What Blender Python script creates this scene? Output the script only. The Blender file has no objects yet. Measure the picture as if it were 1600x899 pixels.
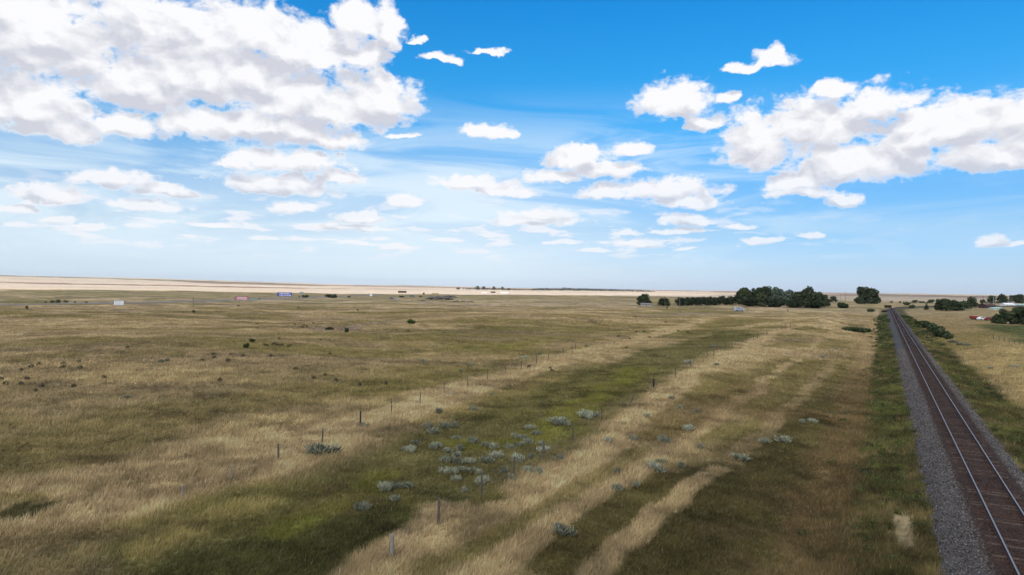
import bpy, bmesh, math, random
import numpy as np
from mathutils import Vector, Matrix

random.seed(7)
RNG = np.random.default_rng(11)
R = math.radians
S = bpy.context.scene
COL = S.collection

# ------------------------------------------------------------------ camera
CAM_Z = 11.5
FPX = 1070.0            # focal length in the photograph's pixels (1600 wide)
ROLL = R(0.80)
cam_r = Vector((math.cos(ROLL), 0, math.sin(ROLL)))
cam_u = Vector((-math.sin(ROLL), 0, math.cos(ROLL)))
cam_f = Vector((0, 1, 0))
cd = bpy.data.cameras.new('camera')
cd.sensor_width = 36.0
cd.lens = 36.0 * FPX / 1600.0
cd.clip_start = 0.5
cd.clip_end = 60000
cam = bpy.data.objects.new('camera', cd)
cam.matrix_world = Matrix(((cam_r.x, cam_u.x, -cam_f.x, 0), (cam_r.y, cam_u.y, -cam_f.y, 0),
                           (cam_r.z, cam_u.z, -cam_f.z, CAM_Z), (0, 0, 0, 1)))
COL.objects.link(cam)
S.camera = cam

# ------------------------------------------------------------------ light, exposure
SUN_AZ = 205.0          # degrees clockwise from +Y (the sun stands behind the camera, a little left)
SUN_EL = 44.0
sv = Vector((math.sin(R(SUN_AZ)) * math.cos(R(SUN_EL)), math.cos(R(SUN_AZ)) * math.cos(R(SUN_EL)), math.sin(R(SUN_EL))))
sl = bpy.data.lights.new('sun', 'SUN')
sl.energy = 3.6
sl.angle = R(0.53)
sl.color = (1.0, 0.95, 0.87)
sun = bpy.data.objects.new('sun', sl)
sun.rotation_euler = sv.to_track_quat('Z', 'Y').to_euler()
sun.location = (0, 0, 3000)
COL.objects.link(sun)

S.view_settings.view_transform = 'Standard'
S.view_settings.look = 'None'
S.view_settings.gamma = 1.0
S.view_settings.use_curve_mapping = False
S.view_settings.exposure = 0.30
S.render.engine = 'CYCLES'
S.cycles.use_denoising = True
S.cycles.use_adaptive_sampling = True
S.cycles.adaptive_threshold = 0.02
S.cycles.max_bounces = 4
S.cycles.diffuse_bounces = 2
S.cycles.glossy_bounces = 2
S.cycles.transparent_max_bounces = 12
S.cycles.transmission_bounces = 2
S.cycles.volume_bounces = 0


def ray(u, v):
    return (cam_f + cam_r * ((u - 800) / FPX) - cam_u * ((v - 449.5) / FPX)).normalized()


def azel(u, v):
    d = ray(u, v)
    return math.degrees(math.atan2(d.x, d.y)), math.degrees(math.asin(d.z))


# ------------------------------------------------------------------ sky
# (pixel centre and radii of each cloud lobe in the photograph, turned into azimuth and elevation)
LOBES = [
    (60, 50, 190, 90), (250, 30, 150, 62), (400, 45, 120, 55), (330, 105, 190, 72), (480, 75, 115, 55), (605, 40, 30, 44), (560, 30, 55, 34), (572, 82, 40, 26), (830, 345, 80, 10), (1060, 360, 60, 6), (930, 392, 36, 5), (700, 375, 30, 4), (330, 352, 34, 5), (420, 372, 30, 4),
    (585, 150, 84, 50), (500, 160, 150, 48), (420, 198, 155, 32), (520, 218, 62, 17), (190, 192, 66, 26), (310, 190, 80, 32),
    (60, 160, 130, 50), (215, 130, 110, 55), (100, 205, 90, 20),
    (452, 250, 105, 19), (372, 256, 40, 12), (430, 288, 112, 21), (532, 276, 48, 13),
    (180, 280, 85, 18), (255, 298, 62, 12), (70, 302, 85, 16), (225, 322, 72, 12), (85, 343, 42, 7), (150, 356, 38, 6), (20, 322, 45, 9),
    (455, 325, 52, 10), (565, 339, 48, 14), (565, 357, 66, 8), (632, 314, 38, 12), (762, 205, 50, 15), (740, 285, 74, 17), (790, 300, 50, 8),
    (686, 91, 26, 10), (648, 64, 12, 7), (767, 78, 36, 7), (632, 214, 30, 5),
    (900, 244, 60, 22), (945, 264, 70, 16), (865, 276, 52, 14), (990, 229, 36, 15), (1035, 297, 95, 22), (1080, 316, 62, 12), (945, 300, 48, 15),
    (842, 337, 60, 15), (1078, 343, 54, 11), (1158, 353, 26, 5), (1010, 380, 48, 9), (975, 362, 28, 8), (880, 378, 40, 5),
    (1055, 155, 72, 36), (1098, 190, 34, 18), (1130, 150, 22, 14), (1203, 92, 38, 17), (1162, 106, 26, 10),
    (1180, 220, 66, 56), (1270, 190, 110, 52), (1370, 160, 76, 36), (1305, 135, 30, 20), (1330, 250, 125, 42), (1410, 230, 60, 50), (1250, 285, 66, 20),
    (1500, 190, 120, 50), (1430, 200, 70, 50), (1400, 255, 60, 26), (1600, 180, 100, 52), (1560, 240, 125, 34), (1262, 303, 78, 10), (1320, 310, 36, 14),
    (1190, 374, 40, 7), (1270, 367, 28, 6), (1550, 376, 28, 10), (1592, 383, 18, 5), (1075, 388, 22, 4), (616, 387, 30, 6), (520, 352, 24, 5), (555, 380, 40, 4),
]


def N(nt, kind, **kw):
    n = nt.nodes.new(kind)
    for k, v in kw.items():
        if k.startswith('i_'):
            n.inputs[int(k[2:])].default_value = v
        else:
            setattr(n, k, v)
    return n


def link(nt, a, b):
    nt.links.new(a, b)


def M(nt, op, a, b=None, c=None, clamp=False):
    n = nt.nodes.new('ShaderNodeMath')
    n.operation = op
    n.use_clamp = clamp
    for i, x in enumerate((a, b, c)):
        if x is None:
            continue
        if isinstance(x, (int, float)):
            n.inputs[i].default_value = x
        else:
            nt.links.new(x, n.inputs[i])
    return n.outputs[0]


def VM(nt, op, a, b=None, c=None, out=0):
    n = nt.nodes.new('ShaderNodeVectorMath')
    n.operation = op
    n.inputs[3].default_value = 2.0      # only SCALE reads it
    for i, x in enumerate((a, b, c)):
        if x is None:
            continue
        if isinstance(x, (tuple, list)):
            n.inputs[i].default_value = x
        else:
            nt.links.new(x, n.inputs[i])
    return n.outputs[out]


def ramp01(nt, x, a, b, smooth=True):
    n = nt.nodes.new('ShaderNodeMapRange')
    n.interpolation_type = 'SMOOTHSTEP' if smooth else 'LINEAR'
    n.clamp = True
    nt.links.new(x, n.inputs[0])
    n.inputs[1].default_value = a
    n.inputs[2].default_value = b
    return n.outputs[0]


def mixc(nt, f, a, b, blend='MIX'):
    n = nt.nodes.new('ShaderNodeMix')
    n.data_type = 'RGBA'
    n.blend_type = blend
    for sock, x in ((n.inputs[0], f), (n.inputs[6], a), (n.inputs[7], b)):
        if isinstance(x, (int, float)):
            sock.default_value = x
        elif isinstance(x, (tuple, list)):
            sock.default_value = tuple(x) + ((1,) if len(x) == 3 else ())
        else:
            nt.links.new(x, sock)
    return n.outputs[2]


def build_world():
    w = bpy.data.worlds.new('World')
    S.world = w
    w.use_nodes = True
    nt = w.node_tree
    nt.nodes.clear()
    out = nt.nodes.new('ShaderNodeOutputWorld')
    bg = nt.nodes.new('ShaderNodeBackground')
    bg.inputs[1].default_value = WORLD_STRENGTH
    link(nt, bg.outputs[0], out.inputs[0])
    tc = nt.nodes.new('ShaderNodeTexCoord')
    sky = nt.nodes.new('ShaderNodeTexSky')
    sky.sky_type = 'NISHITA'
    sky.sun_disc = False
    sky.sun_elevation = R(SUN_EL)
    sky.sun_rotation = R(SUN_AZ)
    sky.altitude = 700
    sky.air_density = 1.0
    sky.dust_density = 0.6
    sky.ozone_density = 3.0
    # direction -> azimuth, elevation in degrees
    d = VM(nt, 'NORMALIZE', tc.outputs['Generated'])
    sep = nt.nodes.new('ShaderNodeSeparateXYZ')
    link(nt, d, sep.inputs[0])
    az = M(nt, 'MULTIPLY', M(nt, 'ARCTAN2', sep.outputs[0], sep.outputs[1]), 57.29578)
    el = M(nt, 'MULTIPLY', M(nt, 'ARCSINE', sep.outputs[2]), 57.29578)
    cmb = nt.nodes.new('ShaderNodeCombineXYZ')
    link(nt, az, cmb.inputs[0])
    link(nt, el, cmb.inputs[1])
    p0 = cmb.outputs[0]
    # blue of the clear air: deeper up high, pale at the horizon
    hs = nt.nodes.new('ShaderNodeHueSaturation')
    hs.inputs['Saturation'].default_value = SKY_SAT
    hs.inputs['Hue'].default_value = 0.5
    link(nt, sky.outputs[0], hs.inputs['Color'])
    rp = nt.nodes.new('ShaderNodeValToRGB')
    rp.color_ramp.interpolation = 'LINEAR'
    stops = [(-1, (0.66, 0.80, 1.25)), (0.3, (0.64, 0.78, 1.22)), (1.6, (0.60, 0.71, 1.03)), (4.8, (0.60, 0.76, 0.94)), (7.8, (0.48, 0.82, 1.04)),
             (12.9, (0.33, 1.08, 1.30)), (17.7, (0.21, 1.16, 1.44)), (23.8, (0.11, 1.15, 1.58)), (50, (0.2, 1.0, 1.4))]
    els = rp.color_ramp.elements
    while len(els) < len(stops):
        els.new(0.5)
    for e, (x, c) in zip(els, stops):
        e.position = (x + 1) / 51
        e.color = (c[0] / 2, c[1] / 2, c[2] / 2, 1)
    link(nt, ramp01(nt, el, -1.0, 50.0, smooth=False), rp.inputs[0])
    air = mixc(nt, 1.0, hs.outputs[0], VM(nt, 'SCALE', rp.outputs[0]), 'MULTIPLY')
    # scale of puffs shrinks towards the horizon
    def field_group():
        g = bpy.data.node_groups.new('cloud_field', 'ShaderNodeTree')
        g.interface.new_socket('P', in_out='INPUT', socket_type='NodeSocketVector')
        g.interface.new_socket('D', in_out='OUTPUT', socket_type='NodeSocketFloat')
        gi = g.nodes.new('NodeGroupInput')
        go = g.nodes.new('NodeGroupOutput')
        P = gi.outputs[0]
        cur = None
        for (u, v, ru, rv) in LOBES:
            a0, e0 = azel(u, v)
            a1 = azel(u - ru, v)[0]
            a2 = azel(u + ru, v)[0]
            e1 = azel(u, v - rv)[1]
            e2 = azel(u, v + rv)[1]
            ia = 2 / (a2 - a1)
            ie = 2 / (e1 - e2)
            # dome above, flat base below
            ia /= 1.13
            e0 -= 0.22 / ie
            ie /= 1.34
            q = VM(g, 'MULTIPLY_ADD', P, (ia, ie, 0), (-a0 * ia, -e0 * ie, 0))
            q = VM(g, 'MINIMUM', q, VM(g, 'MULTIPLY', q, (1.0, 1.75, 1.0)))
            L = VM(g, 'LENGTH', q, out=1)
            cur = L if cur is None else M(g, 'SMOOTH_MIN', cur, L, 0.16)
        link(g, M(g, 'SUBTRACT', 1.0, cur), go.inputs[0])
        return g
    fg = field_group()

    def field(vec):
        n = nt.nodes.new('ShaderNodeGroup')
        n.node_tree = fg
        link(nt, vec, n.inputs[0])
        return n.outputs[0]
    # lumps
    # compress vertical coordinate: puffs are flatter lower in the sky
    pn = VM(nt, 'MULTIPLY', p0, (1.0, 1.45, 1.0))

    def noise(vec, scale, detail, rough, dist=0.0, col=False):
        n = nt.nodes.new('ShaderNodeTexNoise')
        n.noise_dimensions = '2D'
        n.inputs['Scale'].default_value = scale
        n.inputs['Detail'].default_value = detail
        n.inputs['Roughness'].default_value = rough
        n.inputs['Distortion'].default_value = dist
        link(nt, vec, n.inputs['Vector'])
        return n.outputs[1 if col else 0]

    def puffs(vec, scale, detail):
        n = nt.nodes.new('ShaderNodeTexVoronoi')
        n.voronoi_dimensions = '2D'
        n.feature = 'F1'
        n.inputs['Scale'].default_value = scale
        n.inputs['Detail'].default_value = detail
        n.inputs['Roughness'].default_value = 0.55
        link(nt, vec, n.inputs['Vector'])
        return n.outputs['Distance']
    warp = VM(nt, 'SUBTRACT', noise(pn, 0.30, 6, 0.55, 0, True), (0.5, 0.5, 0.5))
    small = ramp01(nt, el, 2.0, 20.0, smooth=False)       # 0 low, 1 high
    wamp = M(nt, 'MULTIPLY_ADD', small, 1.9, 1.3)
    wv = nt.nodes.new('ShaderNodeCombineXYZ')
    link(nt, wamp, wv.inputs[0])
    link(nt, M(nt, 'MULTIPLY', wamp, 0.62), wv.inputs[1])
    p1 = VM(nt, 'MULTIPLY_ADD', warp, wv.outputs[0], p0)
    D0 = field(p1)
    ov_ = nt.nodes.new('ShaderNodeCombineXYZ')
    link(nt, M(nt, 'MULTIPLY_ADD', small, 0.5, 0.05), ov_.inputs[0])
    link(nt, M(nt, 'MULTIPLY_ADD', small, 1.7, 0.26), ov_.inputs[1])
    D1 = field(VM(nt, 'ADD', p1, ov_.outputs[0]))
    pw = VM(nt, 'MULTIPLY_ADD', warp, (1.6, 1.6, 0), pn)

    f0 = M(nt, 'MULTIPLY_ADD', puffs(pw, 0.55, 4), -0.55, noise(pw, 0.50, 10, 0.55))

    fine = noise(VM(nt, 'MULTIPLY', p0, (1.0, 1.8, 1.0)), 1.5, 6, 0.62)
    f0 = M(nt, 'MULTIPLY_ADD', M(nt, 'SUBTRACT', fine, 0.5), M(nt, 'MULTIPLY_ADD', small, -0.75, 1.05), f0)

    def soft(vec):
        return M(nt, 'MULTIPLY_ADD', puffs(vec, 0.34, 1.0), -0.30, noise(vec, 0.30, 4.5, 0.55))
    s0 = soft(pw)
    s1 = soft(VM(nt, 'ADD', pw, (0.25, 0.95, 0)))
    body = M(nt, 'MULTIPLY_ADD', M(nt, 'ADD', f0, -0.14), 0.95, M(nt, 'MULTIPLY', D0, 1.6))
    dens = ramp01(nt, body, -0.10, 0.55)
    # shade: thick cloud above this point means we look at the grey underside
    under = M(nt, 'SUBTRACT', D1, D0)
    sh = M(nt, 'MULTIPLY_ADD', under, 1.5, 0.52)
    sh = M(nt, 'MULTIPLY_ADD', M(nt, 'SUBTRACT', s1, s0), 2.6, sh)
    sh = M(nt, 'MULTIPLY', sh, ramp01(nt, body, 0.04, 0.62))
    sh = M(nt, 'MULTIPLY', sh, 1.0, clamp=True)
    cc = mixc(nt, sh, CLOUD_LIT, CLOUD_SHADE)
    # thin veil and the small far clouds in a band low over the left and middle of the horizon
    ps = VM(nt, 'MULTIPLY', p0, (0.16, 1.0, 1.0))
    veil = ramp01(nt, noise(ps, 0.35, 7, 0.6, 0.6), 0.36, 0.64)
    band = M(nt, 'MULTIPLY', ramp01(nt, el, 0.0, 6.0), ramp01(nt, el, 17.0, 7.0))
    side = ramp01(nt, az, 33.0, 4.0)
    veil = M(nt, 'MULTIPLY', M(nt, 'MULTIPLY', veil, band), M(nt, 'MULTIPLY_ADD', side, 0.66, 0.14))
    pf = VM(nt, 'MULTIPLY', p0, (0.42, 1.9, 1.0))
    fl = noise(pf, 0.62, 6, 0.55, 0.2)
    fband = M(nt, 'MULTIPLY', ramp01(nt, el, 1.6, 3.6), ramp01(nt, el, 9.0, 4.5))
    fl = M(nt, 'MULTIPLY', ramp01(nt, fl, 0.53, 0.66), M(nt, 'MULTIPLY', fband, M(nt, 'MULTIPLY_ADD', side, 0.75, 0.05)))
    wash = M(nt, 'MULTIPLY', ramp01(nt, el, 15.0, 2.0), ramp01(nt, az, 26.0, -4.0))
    wash = M(nt, 'MULTIPLY', wash, M(nt, 'MULTIPLY_ADD', noise(VM(nt, 'MULTIPLY', p0, (0.05, 0.5, 1.0)), 0.5, 4, 0.5), 0.7, 0.32))
    air = mixc(nt, wash, air, CLOUD_WASH)
    air = mixc(nt, veil, air, CLOUD_VEIL)
    air = mixc(nt, fl, air, CLOUD_FAR)
    # broken cloud over the rest of the sky, above and behind the view
    over = noise(VM(nt, 'MULTIPLY', d, (1, 1, 1.6)), 2.2, 6, 0.55)
    n3 = nt.nodes.new('ShaderNodeTexNoise')
    n3.inputs['Scale'].default_value = 2.6
    n3.inputs['Detail'].default_value = 6
    link(nt, d, n3.inputs['Vector'])
    away = M(nt, 'MAXIMUM', ramp01(nt, el, 27.0, 36.0), ramp01(nt, M(nt, 'ABSOLUTE', az), 46.0, 60.0))
    ov = M(nt, 'MULTIPLY', ramp01(nt, n3.outputs[0], 0.46, 0.56), away)
    ov = M(nt, 'MULTIPLY', ov, ramp01(nt, el, 2.0, 6.0))
    dens = M(nt, 'MULTIPLY', dens, M(nt, 'MULTIPLY_ADD', ramp01(nt, el, 1.5, 11.0), 0.30, 0.70))
    col = mixc(nt, dens, air, cc)
    col = mixc(nt, ov, col, CLOUD_LIT)
    link(nt, col, bg.inputs[0])
    w.cycles.sampling_method = 'MANUAL'
    w.cycles.sample_map_resolution = 256


WORLD_STRENGTH = 0.10
SKY_SAT = 1.12
SKY_TINT = (0.90, 1.12, 1.35)
K = 1 / WORLD_STRENGTH
HORIZON_COL = (0.47 * K, 0.62 * K, 0.76 * K)
CLOUD_LIT = (0.80 * K, 0.80 * K, 0.82 * K)
CLOUD_SHADE = (0.53 * K, 0.545 * K, 0.61 * K)
CLOUD_WASH = (0.66 * K, 0.765 * K, 0.84 * K)
CLOUD_VEIL = (0.66 * K, 0.77 * K, 0.84 * K)
CLOUD_FAR = (0.78 * K, 0.78 * K, 0.82 * K)
build_world()

import os
SKY_ONLY = False


# ------------------------------------------------------------------ noise in numpy (shape of the land)
def _h(ix, iy, seed):
    n = (ix.astype(np.int64) * 374761393 + iy.astype(np.int64) * 668265263 + seed * 1274126177) & 0xffffffff
    n = ((n ^ (n >> 13)) * 1274126177) & 0xffffffff
    return ((n ^ (n >> 16)) & 0xffff) / 65535.0


def vn(x, y, seed=0):
    ix = np.floor(x); iy = np.floor(y)
    fx = x - ix; fy = y - iy
    fx = fx * fx * (3 - 2 * fx); fy = fy * fy * (3 - 2 * fy)
    a = _h(ix, iy, seed); b = _h(ix + 1, iy, seed); c = _h(ix, iy + 1, seed); d = _h(ix + 1, iy + 1, seed)
    return (a * (1 - fx) + b * fx) * (1 - fy) + (c * (1 - fx) + d * fx) * fy


def fbm(x, y, seed=0, octv=4, gain=0.5):
    s = 0; a = 1; t = 0
    for i in range(octv):
        s = s + a * vn(x * 2 ** i + 17.3 * i, y * 2 ** i - 9.1 * i, seed + i)
        t += a; a *= gain
    return s / t


def ss(x, a, b):
    t = np.clip((x - a) / (b - a), 0, 1)
    return t * t * (3 - 2 * t)


# the railway's centre line: straight, then bending right beyond the yard
RK = 0.541
RC, RSN = 1 / math.hypot(1, RK), RK / math.hypot(1, RK)     # direction (RSN, RC)
R0 = (6.35, 0.0)
S_BEND = 530.0
R_BEND = 420.0


def rail_sd(x, y):
    """along, across (positive to the right)"""
    dx = x - R0[0]; dy = y - R0[1]
    s = dx * RSN + dy * RC
    t = dx * RC - dy * RSN
    # bend: circle centre to the right
    ds = s - S_BEND
    rad = np.hypot(ds, t - R_BEND)
    tb = R_BEND - rad
    sb = S_BEND + R_BEND * np.arctan2(ds, R_BEND - t)
    m = ds > 0
    return np.where(m, sb, s), np.where(m, tb, t)


def rail_pt(s, t=0.0, z=0.0):
    if s <= S_BEND:
        return Vector((R0[0] + RSN * s + RC * t, R0[1] + RC * s - RSN * t, z))
    a = (s - S_BEND) / R_BEND
    lx = R_BEND - (R_BEND - t) * math.cos(a)     # across
    ls = S_BEND + (R_BEND - t) * math.sin(a)
    return Vector((R0[0] + RSN * ls + RC * lx, R0[1] + RC * ls - RSN * lx, z))


def gp(u, v, z=0.0):
    """pixel -> point on the plane z"""
    d = ray(u, v)
    t = (z - CAM_Z) / d.z
    return d.x * t, d.y * t


def seg_dist(x, y, pts):
    """distance to a polyline given in ground coordinates, and the position along it (0..1)"""
    best = np.full(x.shape, 1e9); al = np.zeros(x.shape)
    n = len(pts) - 1
    for i in range(n):
        (ax, ay), (bx_, by) = pts[i], pts[i + 1]
        dx, dy = bx_ - ax, by - ay
        t = np.clip(((x - ax) * dx + (y - ay) * dy) / (dx * dx + dy * dy), 0, 1)
        d = np.hypot(x - ax - t * dx, y - ay - t * dy)
        m = d < best
        best = np.where(m, d, best); al = np.where(m, (i + t) / n, al)
    return best, al


BED_Z = 0.18
HWY = [gp(u, v) for u, v in ((-60, 479), (60, 477.5), (160, 476), (250, 474), (350, 471), (440, 467.5), (520, 464.5), (600, 461.5))]
HWY_Z = 0.55


def H(x, y):
    x = np.asarray(x, float); y = np.asarray(y, float)
    r = np.hypot(x, y)
    azd = np.degrees(np.arctan2(x, np.maximum(y, 1e-3)))
    z = (fbm(x / 70, y / 46, 3, 4) - 0.5) * 3.4 * ss(r, 60, 230)
    z += (fbm(x / 15, y / 15, 8, 3) - 0.5) * 0.55
    z += (fbm(x / 260, y / 170, 31, 3) - 0.5) * 6.0 * ss(r, 250, 800) * (1 - 0.5 * ss(azd, 10, 30))
    # dip beyond the shaded plain, then far rolling land that climbs on the left
    z -= 5.0 * ss(r, 900, 1500) * (1 - ss(r, 1700, 3200)) * ss(-azd, -20, 5)
    hill = 44 * ss(-azd, 8, 34) + 10 * ss(-azd, -6, 8)
    z += hill * ss(r, 1700, 8000)
    z += (fbm(x / 1600, y / 1100, 51, 4) - 0.5) * 34 * ss(r, 1800, 5200)
    z -= 8.0 * ss(r, 3500, 9000) * ss(azd, 5, 20)
    for (mx_, my_), mh, mr in MOUNDS:
        z += mh * np.exp(-((x - mx_) ** 2 + (y - my_) ** 2) / (2 * mr * mr))
    # railway corridor
    s, t = rail_sd(x, y)
    at = np.abs(t)
    k = 1 - ss(at, 8, 26)
    k = k * (1 - ss(s, 900, 1000))
    bank = -0.15 - 0.34 * ss(at, 2.4, 4.8) - 0.25 * ss(at, 4.8, 7.0) + 0.35 * ss(at, 8.0, 12.0) + (fbm(x / 1.5, y / 1.5, 77, 3) - 0.5) * 0.22 * ss(at, 2.2, 3.0)
    z = z * (1 - k) + bank * k
    d, _ = seg_dist(x, y, HWY)
    k = 1 - ss(d, 8, 34)
    z = z * (1 - k) + HWY_Z * k
    return z


def gz(x, y):
    return float(H(np.array([x]), np.array([y]))[0])


_T = np.concatenate([np.arange(18, 120, 0.4), 120 * 1.004 ** np.arange(0, 1150)])


def at(u, v, dist=None):
    """pixel -> point on the land (first hit, or at a given distance along that bearing)"""
    d = ray(u, v)
    if dist is None:
        X = d.x * _T; Y = d.y * _T; Z = CAM_Z + d.z * _T
        h = H(X, Y)
        i = np.nonzero(Z < h)[0]
        if len(i):
            i = i[0]
            return Vector((X[i], Y[i], h[i]))
        dist = 3000
    k = dist / math.hypot(d.x, d.y)
    x, y = d.x * k, d.y * k
    return Vector((x, y, gz(x, y)))


def pxm(p):
    """metres per photograph pixel at a point"""
    return p.y / FPX


# ------------------------------------------------------------------ materials
def mat(name, col, rough=0.85, metal=0.0, noise=None, attr=None, spec=0.12, bump=None, transl=0.0):
    m = bpy.data.materials.new(name)
    m.use_nodes = True
    nt = m.node_tree
    b = nt.nodes['Principled BSDF']
    b.inputs['Roughness'].default_value = rough
    b.inputs['Metallic'].default_value = metal
    b.inputs['Specular IOR Level'].default_value = spec
    c = tuple(col) + (1,)
    src = None
    if attr:
        a = nt.nodes.new('ShaderNodeAttribute'); a.attribute_name = attr
        src = a.outputs['Color']
    geo = nt.nodes.new('ShaderNodeNewGeometry')
    sc, amt = noise or (3.0, 0.18)
    n = nt.nodes.new('ShaderNodeTexNoise')
    n.inputs['Scale'].default_value = sc
    n.inputs['Detail'].default_value = 5
    link(nt, geo.outputs['Position'], n.inputs['Vector'])
    f = M(nt, 'MULTIPLY_ADD', M(nt, 'SUBTRACT', n.outputs[0], 0.5), amt * 4, 1.0)
    cmb = nt.nodes.new('ShaderNodeCombineColor')
    for i in range(3):
        link(nt, f, cmb.inputs[i])
    res = mixc(nt, 1.0, src if src else c, cmb.outputs[0], 'MULTIPLY')
    link(nt, res, b.inputs['Base Color'])
    if bump:
        bp = nt.nodes.new('ShaderNodeBump')
        bp.inputs['Strength'].default_value = bump
        link(nt, n.outputs[0], bp.inputs['Height'])
        link(nt, bp.outputs[0], b.inputs['Normal'])
    if transl:
        tr = nt.nodes.new('ShaderNodeBsdfTranslucent')
        link(nt, res, tr.inputs[0])
        mx = nt.nodes.new('ShaderNodeMixShader')
        mx.inputs[0].default_value = transl
        link(nt, b.outputs[0], mx.inputs[1])
        link(nt, tr.outputs[0], mx.inputs[2])
        link(nt, mx.outputs[0], nt.nodes['Material Output'].inputs[0])
    return m


def ground_mat():
    m = bpy.data.materials.new('prairie_ground')
    m.use_nodes = True
    nt = m.node_tree
    b = nt.nodes['Principled BSDF']
    b.inputs['Roughness'].default_value = 0.95
    b.inputs['Specular IOR Level'].default_value = 0.1
    a = nt.nodes.new('ShaderNodeAttribute'); a.attribute_name = 'albedo'
    geo = nt.nodes.new('ShaderNodeNewGeometry')

    def nz(scale, detail, rough, vec=None, stretch=None):
        n = nt.nodes.new('ShaderNodeTexNoise')
        n.inputs['Scale'].default_value = scale
        n.inputs['Detail'].default_value = detail
        n.inputs['Roughness'].default_value = rough
        v = geo.outputs['Position']
        if stretch:
            v = VM(nt, 'MULTIPLY', v, stretch)
        link(nt, v, n.inputs['Vector'])
        return n.outputs[0]
    fine = nz(1.4, 8, 0.68)
    mid = nz(0.11, 7, 0.62)
    broad = nz(0.012, 6, 0.6)
    f = M(nt, 'MULTIPLY_ADD', M(nt, 'SUBTRACT', fine, 0.5), 1.5, 1.0)
    f = M(nt, 'MULTIPLY', f, M(nt, 'MULTIPLY_ADD', M(nt, 'SUBTRACT', mid, 0.5), 0.9, 1.0))
    f = M(nt, 'MULTIPLY', f, M(nt, 'MULTIPLY_ADD', M(nt, 'SUBTRACT', broad, 0.5), 0.5, 1.0))
    cmb = nt.nodes.new('ShaderNodeCombineColor')
    for i in range(3):
        link(nt, f, cmb.inputs[i])
    c = mixc(nt, 1.0, a.outputs['Color'], cmb.outputs[0], 'MULTIPLY')
    # dull brown seed heads and low forbs
    tuft = ramp01(nt, nz(0.55, 6, 0.7), 0.56, 0.68)
    c = mixc(nt, M(nt, 'MULTIPLY', tuft, 0.35), c, mixc(nt, 1.0, c, (0.50, 0.50, 0.46), 'MULTIPLY'))
    link(nt, c, b.inputs['Base Color'])
    bp = nt.nodes.new('ShaderNodeBump')
    bp.inputs['Strength'].default_value = 0.6
    bp.inputs['Distance'].default_value = 0.25
    link(nt, fine, bp.inputs['Height'])
    link(nt, bp.outputs[0], b.inputs['Normal'])
    return m


MAT = {}
MAT['ground'] = ground_mat()
MAT['grass'] = mat('grass_blades', (0.2, 0.2, 0.1), 0.8, attr='albedo', noise=(0.8, 0.05), transl=0.25)
MAT['leaf'] = mat('tree_leaves', (0.03, 0.045, 0.02), 0.7, attr='albedo', noise=(0.5, 0.1), transl=0.3)
MAT['bark'] = mat('bark', (0.09, 0.07, 0.055), 0.9, noise=(4, 0.2))
MAT['sage'] = mat('sage_leaves', (0.2, 0.22, 0.2), 0.8, attr='albedo', noise=(2, 0.08))
MAT['wood'] = mat('weathered_wood', (0.10, 0.085, 0.07), 0.9, noise=(9, 0.25), bump=0.3)
MAT['greywood'] = mat('grey_wood', (0.22, 0.20, 0.18), 0.9, noise=(9, 0.25))
MAT['wire'] = mat('fence_wire', (0.16, 0.15, 0.15), 0.5, 0.7)
MAT['tie'] = mat('creosoted_timber', (0.042, 0.025, 0.018), 0.9, noise=(3.5, 0.3), bump=0.4, attr=None)
MAT['rust'] = mat('rusted_steel', (0.075, 0.04, 0.03), 0.75, 0.3, noise=(6, 0.2))
MAT['steel'] = mat('polished_rail_head', (0.42, 0.36, 0.32), 0.5, 1.0, noise=(2, 0.05))
MAT['stone'] = mat('ballast_stone', (0.2, 0.2, 0.2), 0.85, attr='albedo', noise=(8, 0.1))
MAT['white'] = mat('white_paint', (0.78, 0.79, 0.80), 0.55, noise=(1.5, 0.04))
MAT['roofgrey'] = mat('grey_roof', (0.42, 0.44, 0.47), 0.6, noise=(1, 0.06))
MAT['darkwall'] = mat('dark_red_brown_boards', (0.07, 0.045, 0.045), 0.85)
MAT['black'] = mat('black_paint', (0.03, 0.03, 0.035), 0.6)
MAT['blue'] = mat('blue_paint', (0.10, 0.16, 0.27), 0.45, noise=(1, 0.05))
MAT['signblue'] = mat('billboard_blue', (0.07, 0.09, 0.42), 0.5, noise=(0.6, 0.1))
MAT['signred'] = mat('billboard_pink_red', (0.46, 0.14, 0.16), 0.5, noise=(0.6, 0.12))
MAT['signgreen'] = mat('billboard_grey_green', (0.25, 0.32, 0.30), 0.5)
MAT['signtan'] = mat('tan_board', (0.42, 0.32, 0.15), 0.6)
MAT['signdark'] = mat('brown_board', (0.10, 0.06, 0.05), 0.7, noise=(0.5, 0.2))
MAT['red'] = mat('dark_red_paint', (0.22, 0.035, 0.035), 0.4, noise=(1, 0.08))
MAT['tyre'] = mat('tyre_rubber', (0.02, 0.02, 0.02), 0.9)
MAT['glass'] = mat('dark_glass', (0.02, 0.025, 0.03), 0.08, spec=0.6)
MAT['green'] = mat('pale_green_roof', (0.33, 0.50, 0.42), 0.5)
MAT['asphalt'] = mat('grey_asphalt', (0.17, 0.165, 0.17), 0.9, noise=(0.05, 0.08))
MAT['rock'] = mat('grey_rock', (0.13, 0.12, 0.115), 0.9, noise=(0.8, 0.2), bump=0.4)
MAT['concrete'] = mat('pale_concrete', (0.45, 0.44, 0.42), 0.85)


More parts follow.
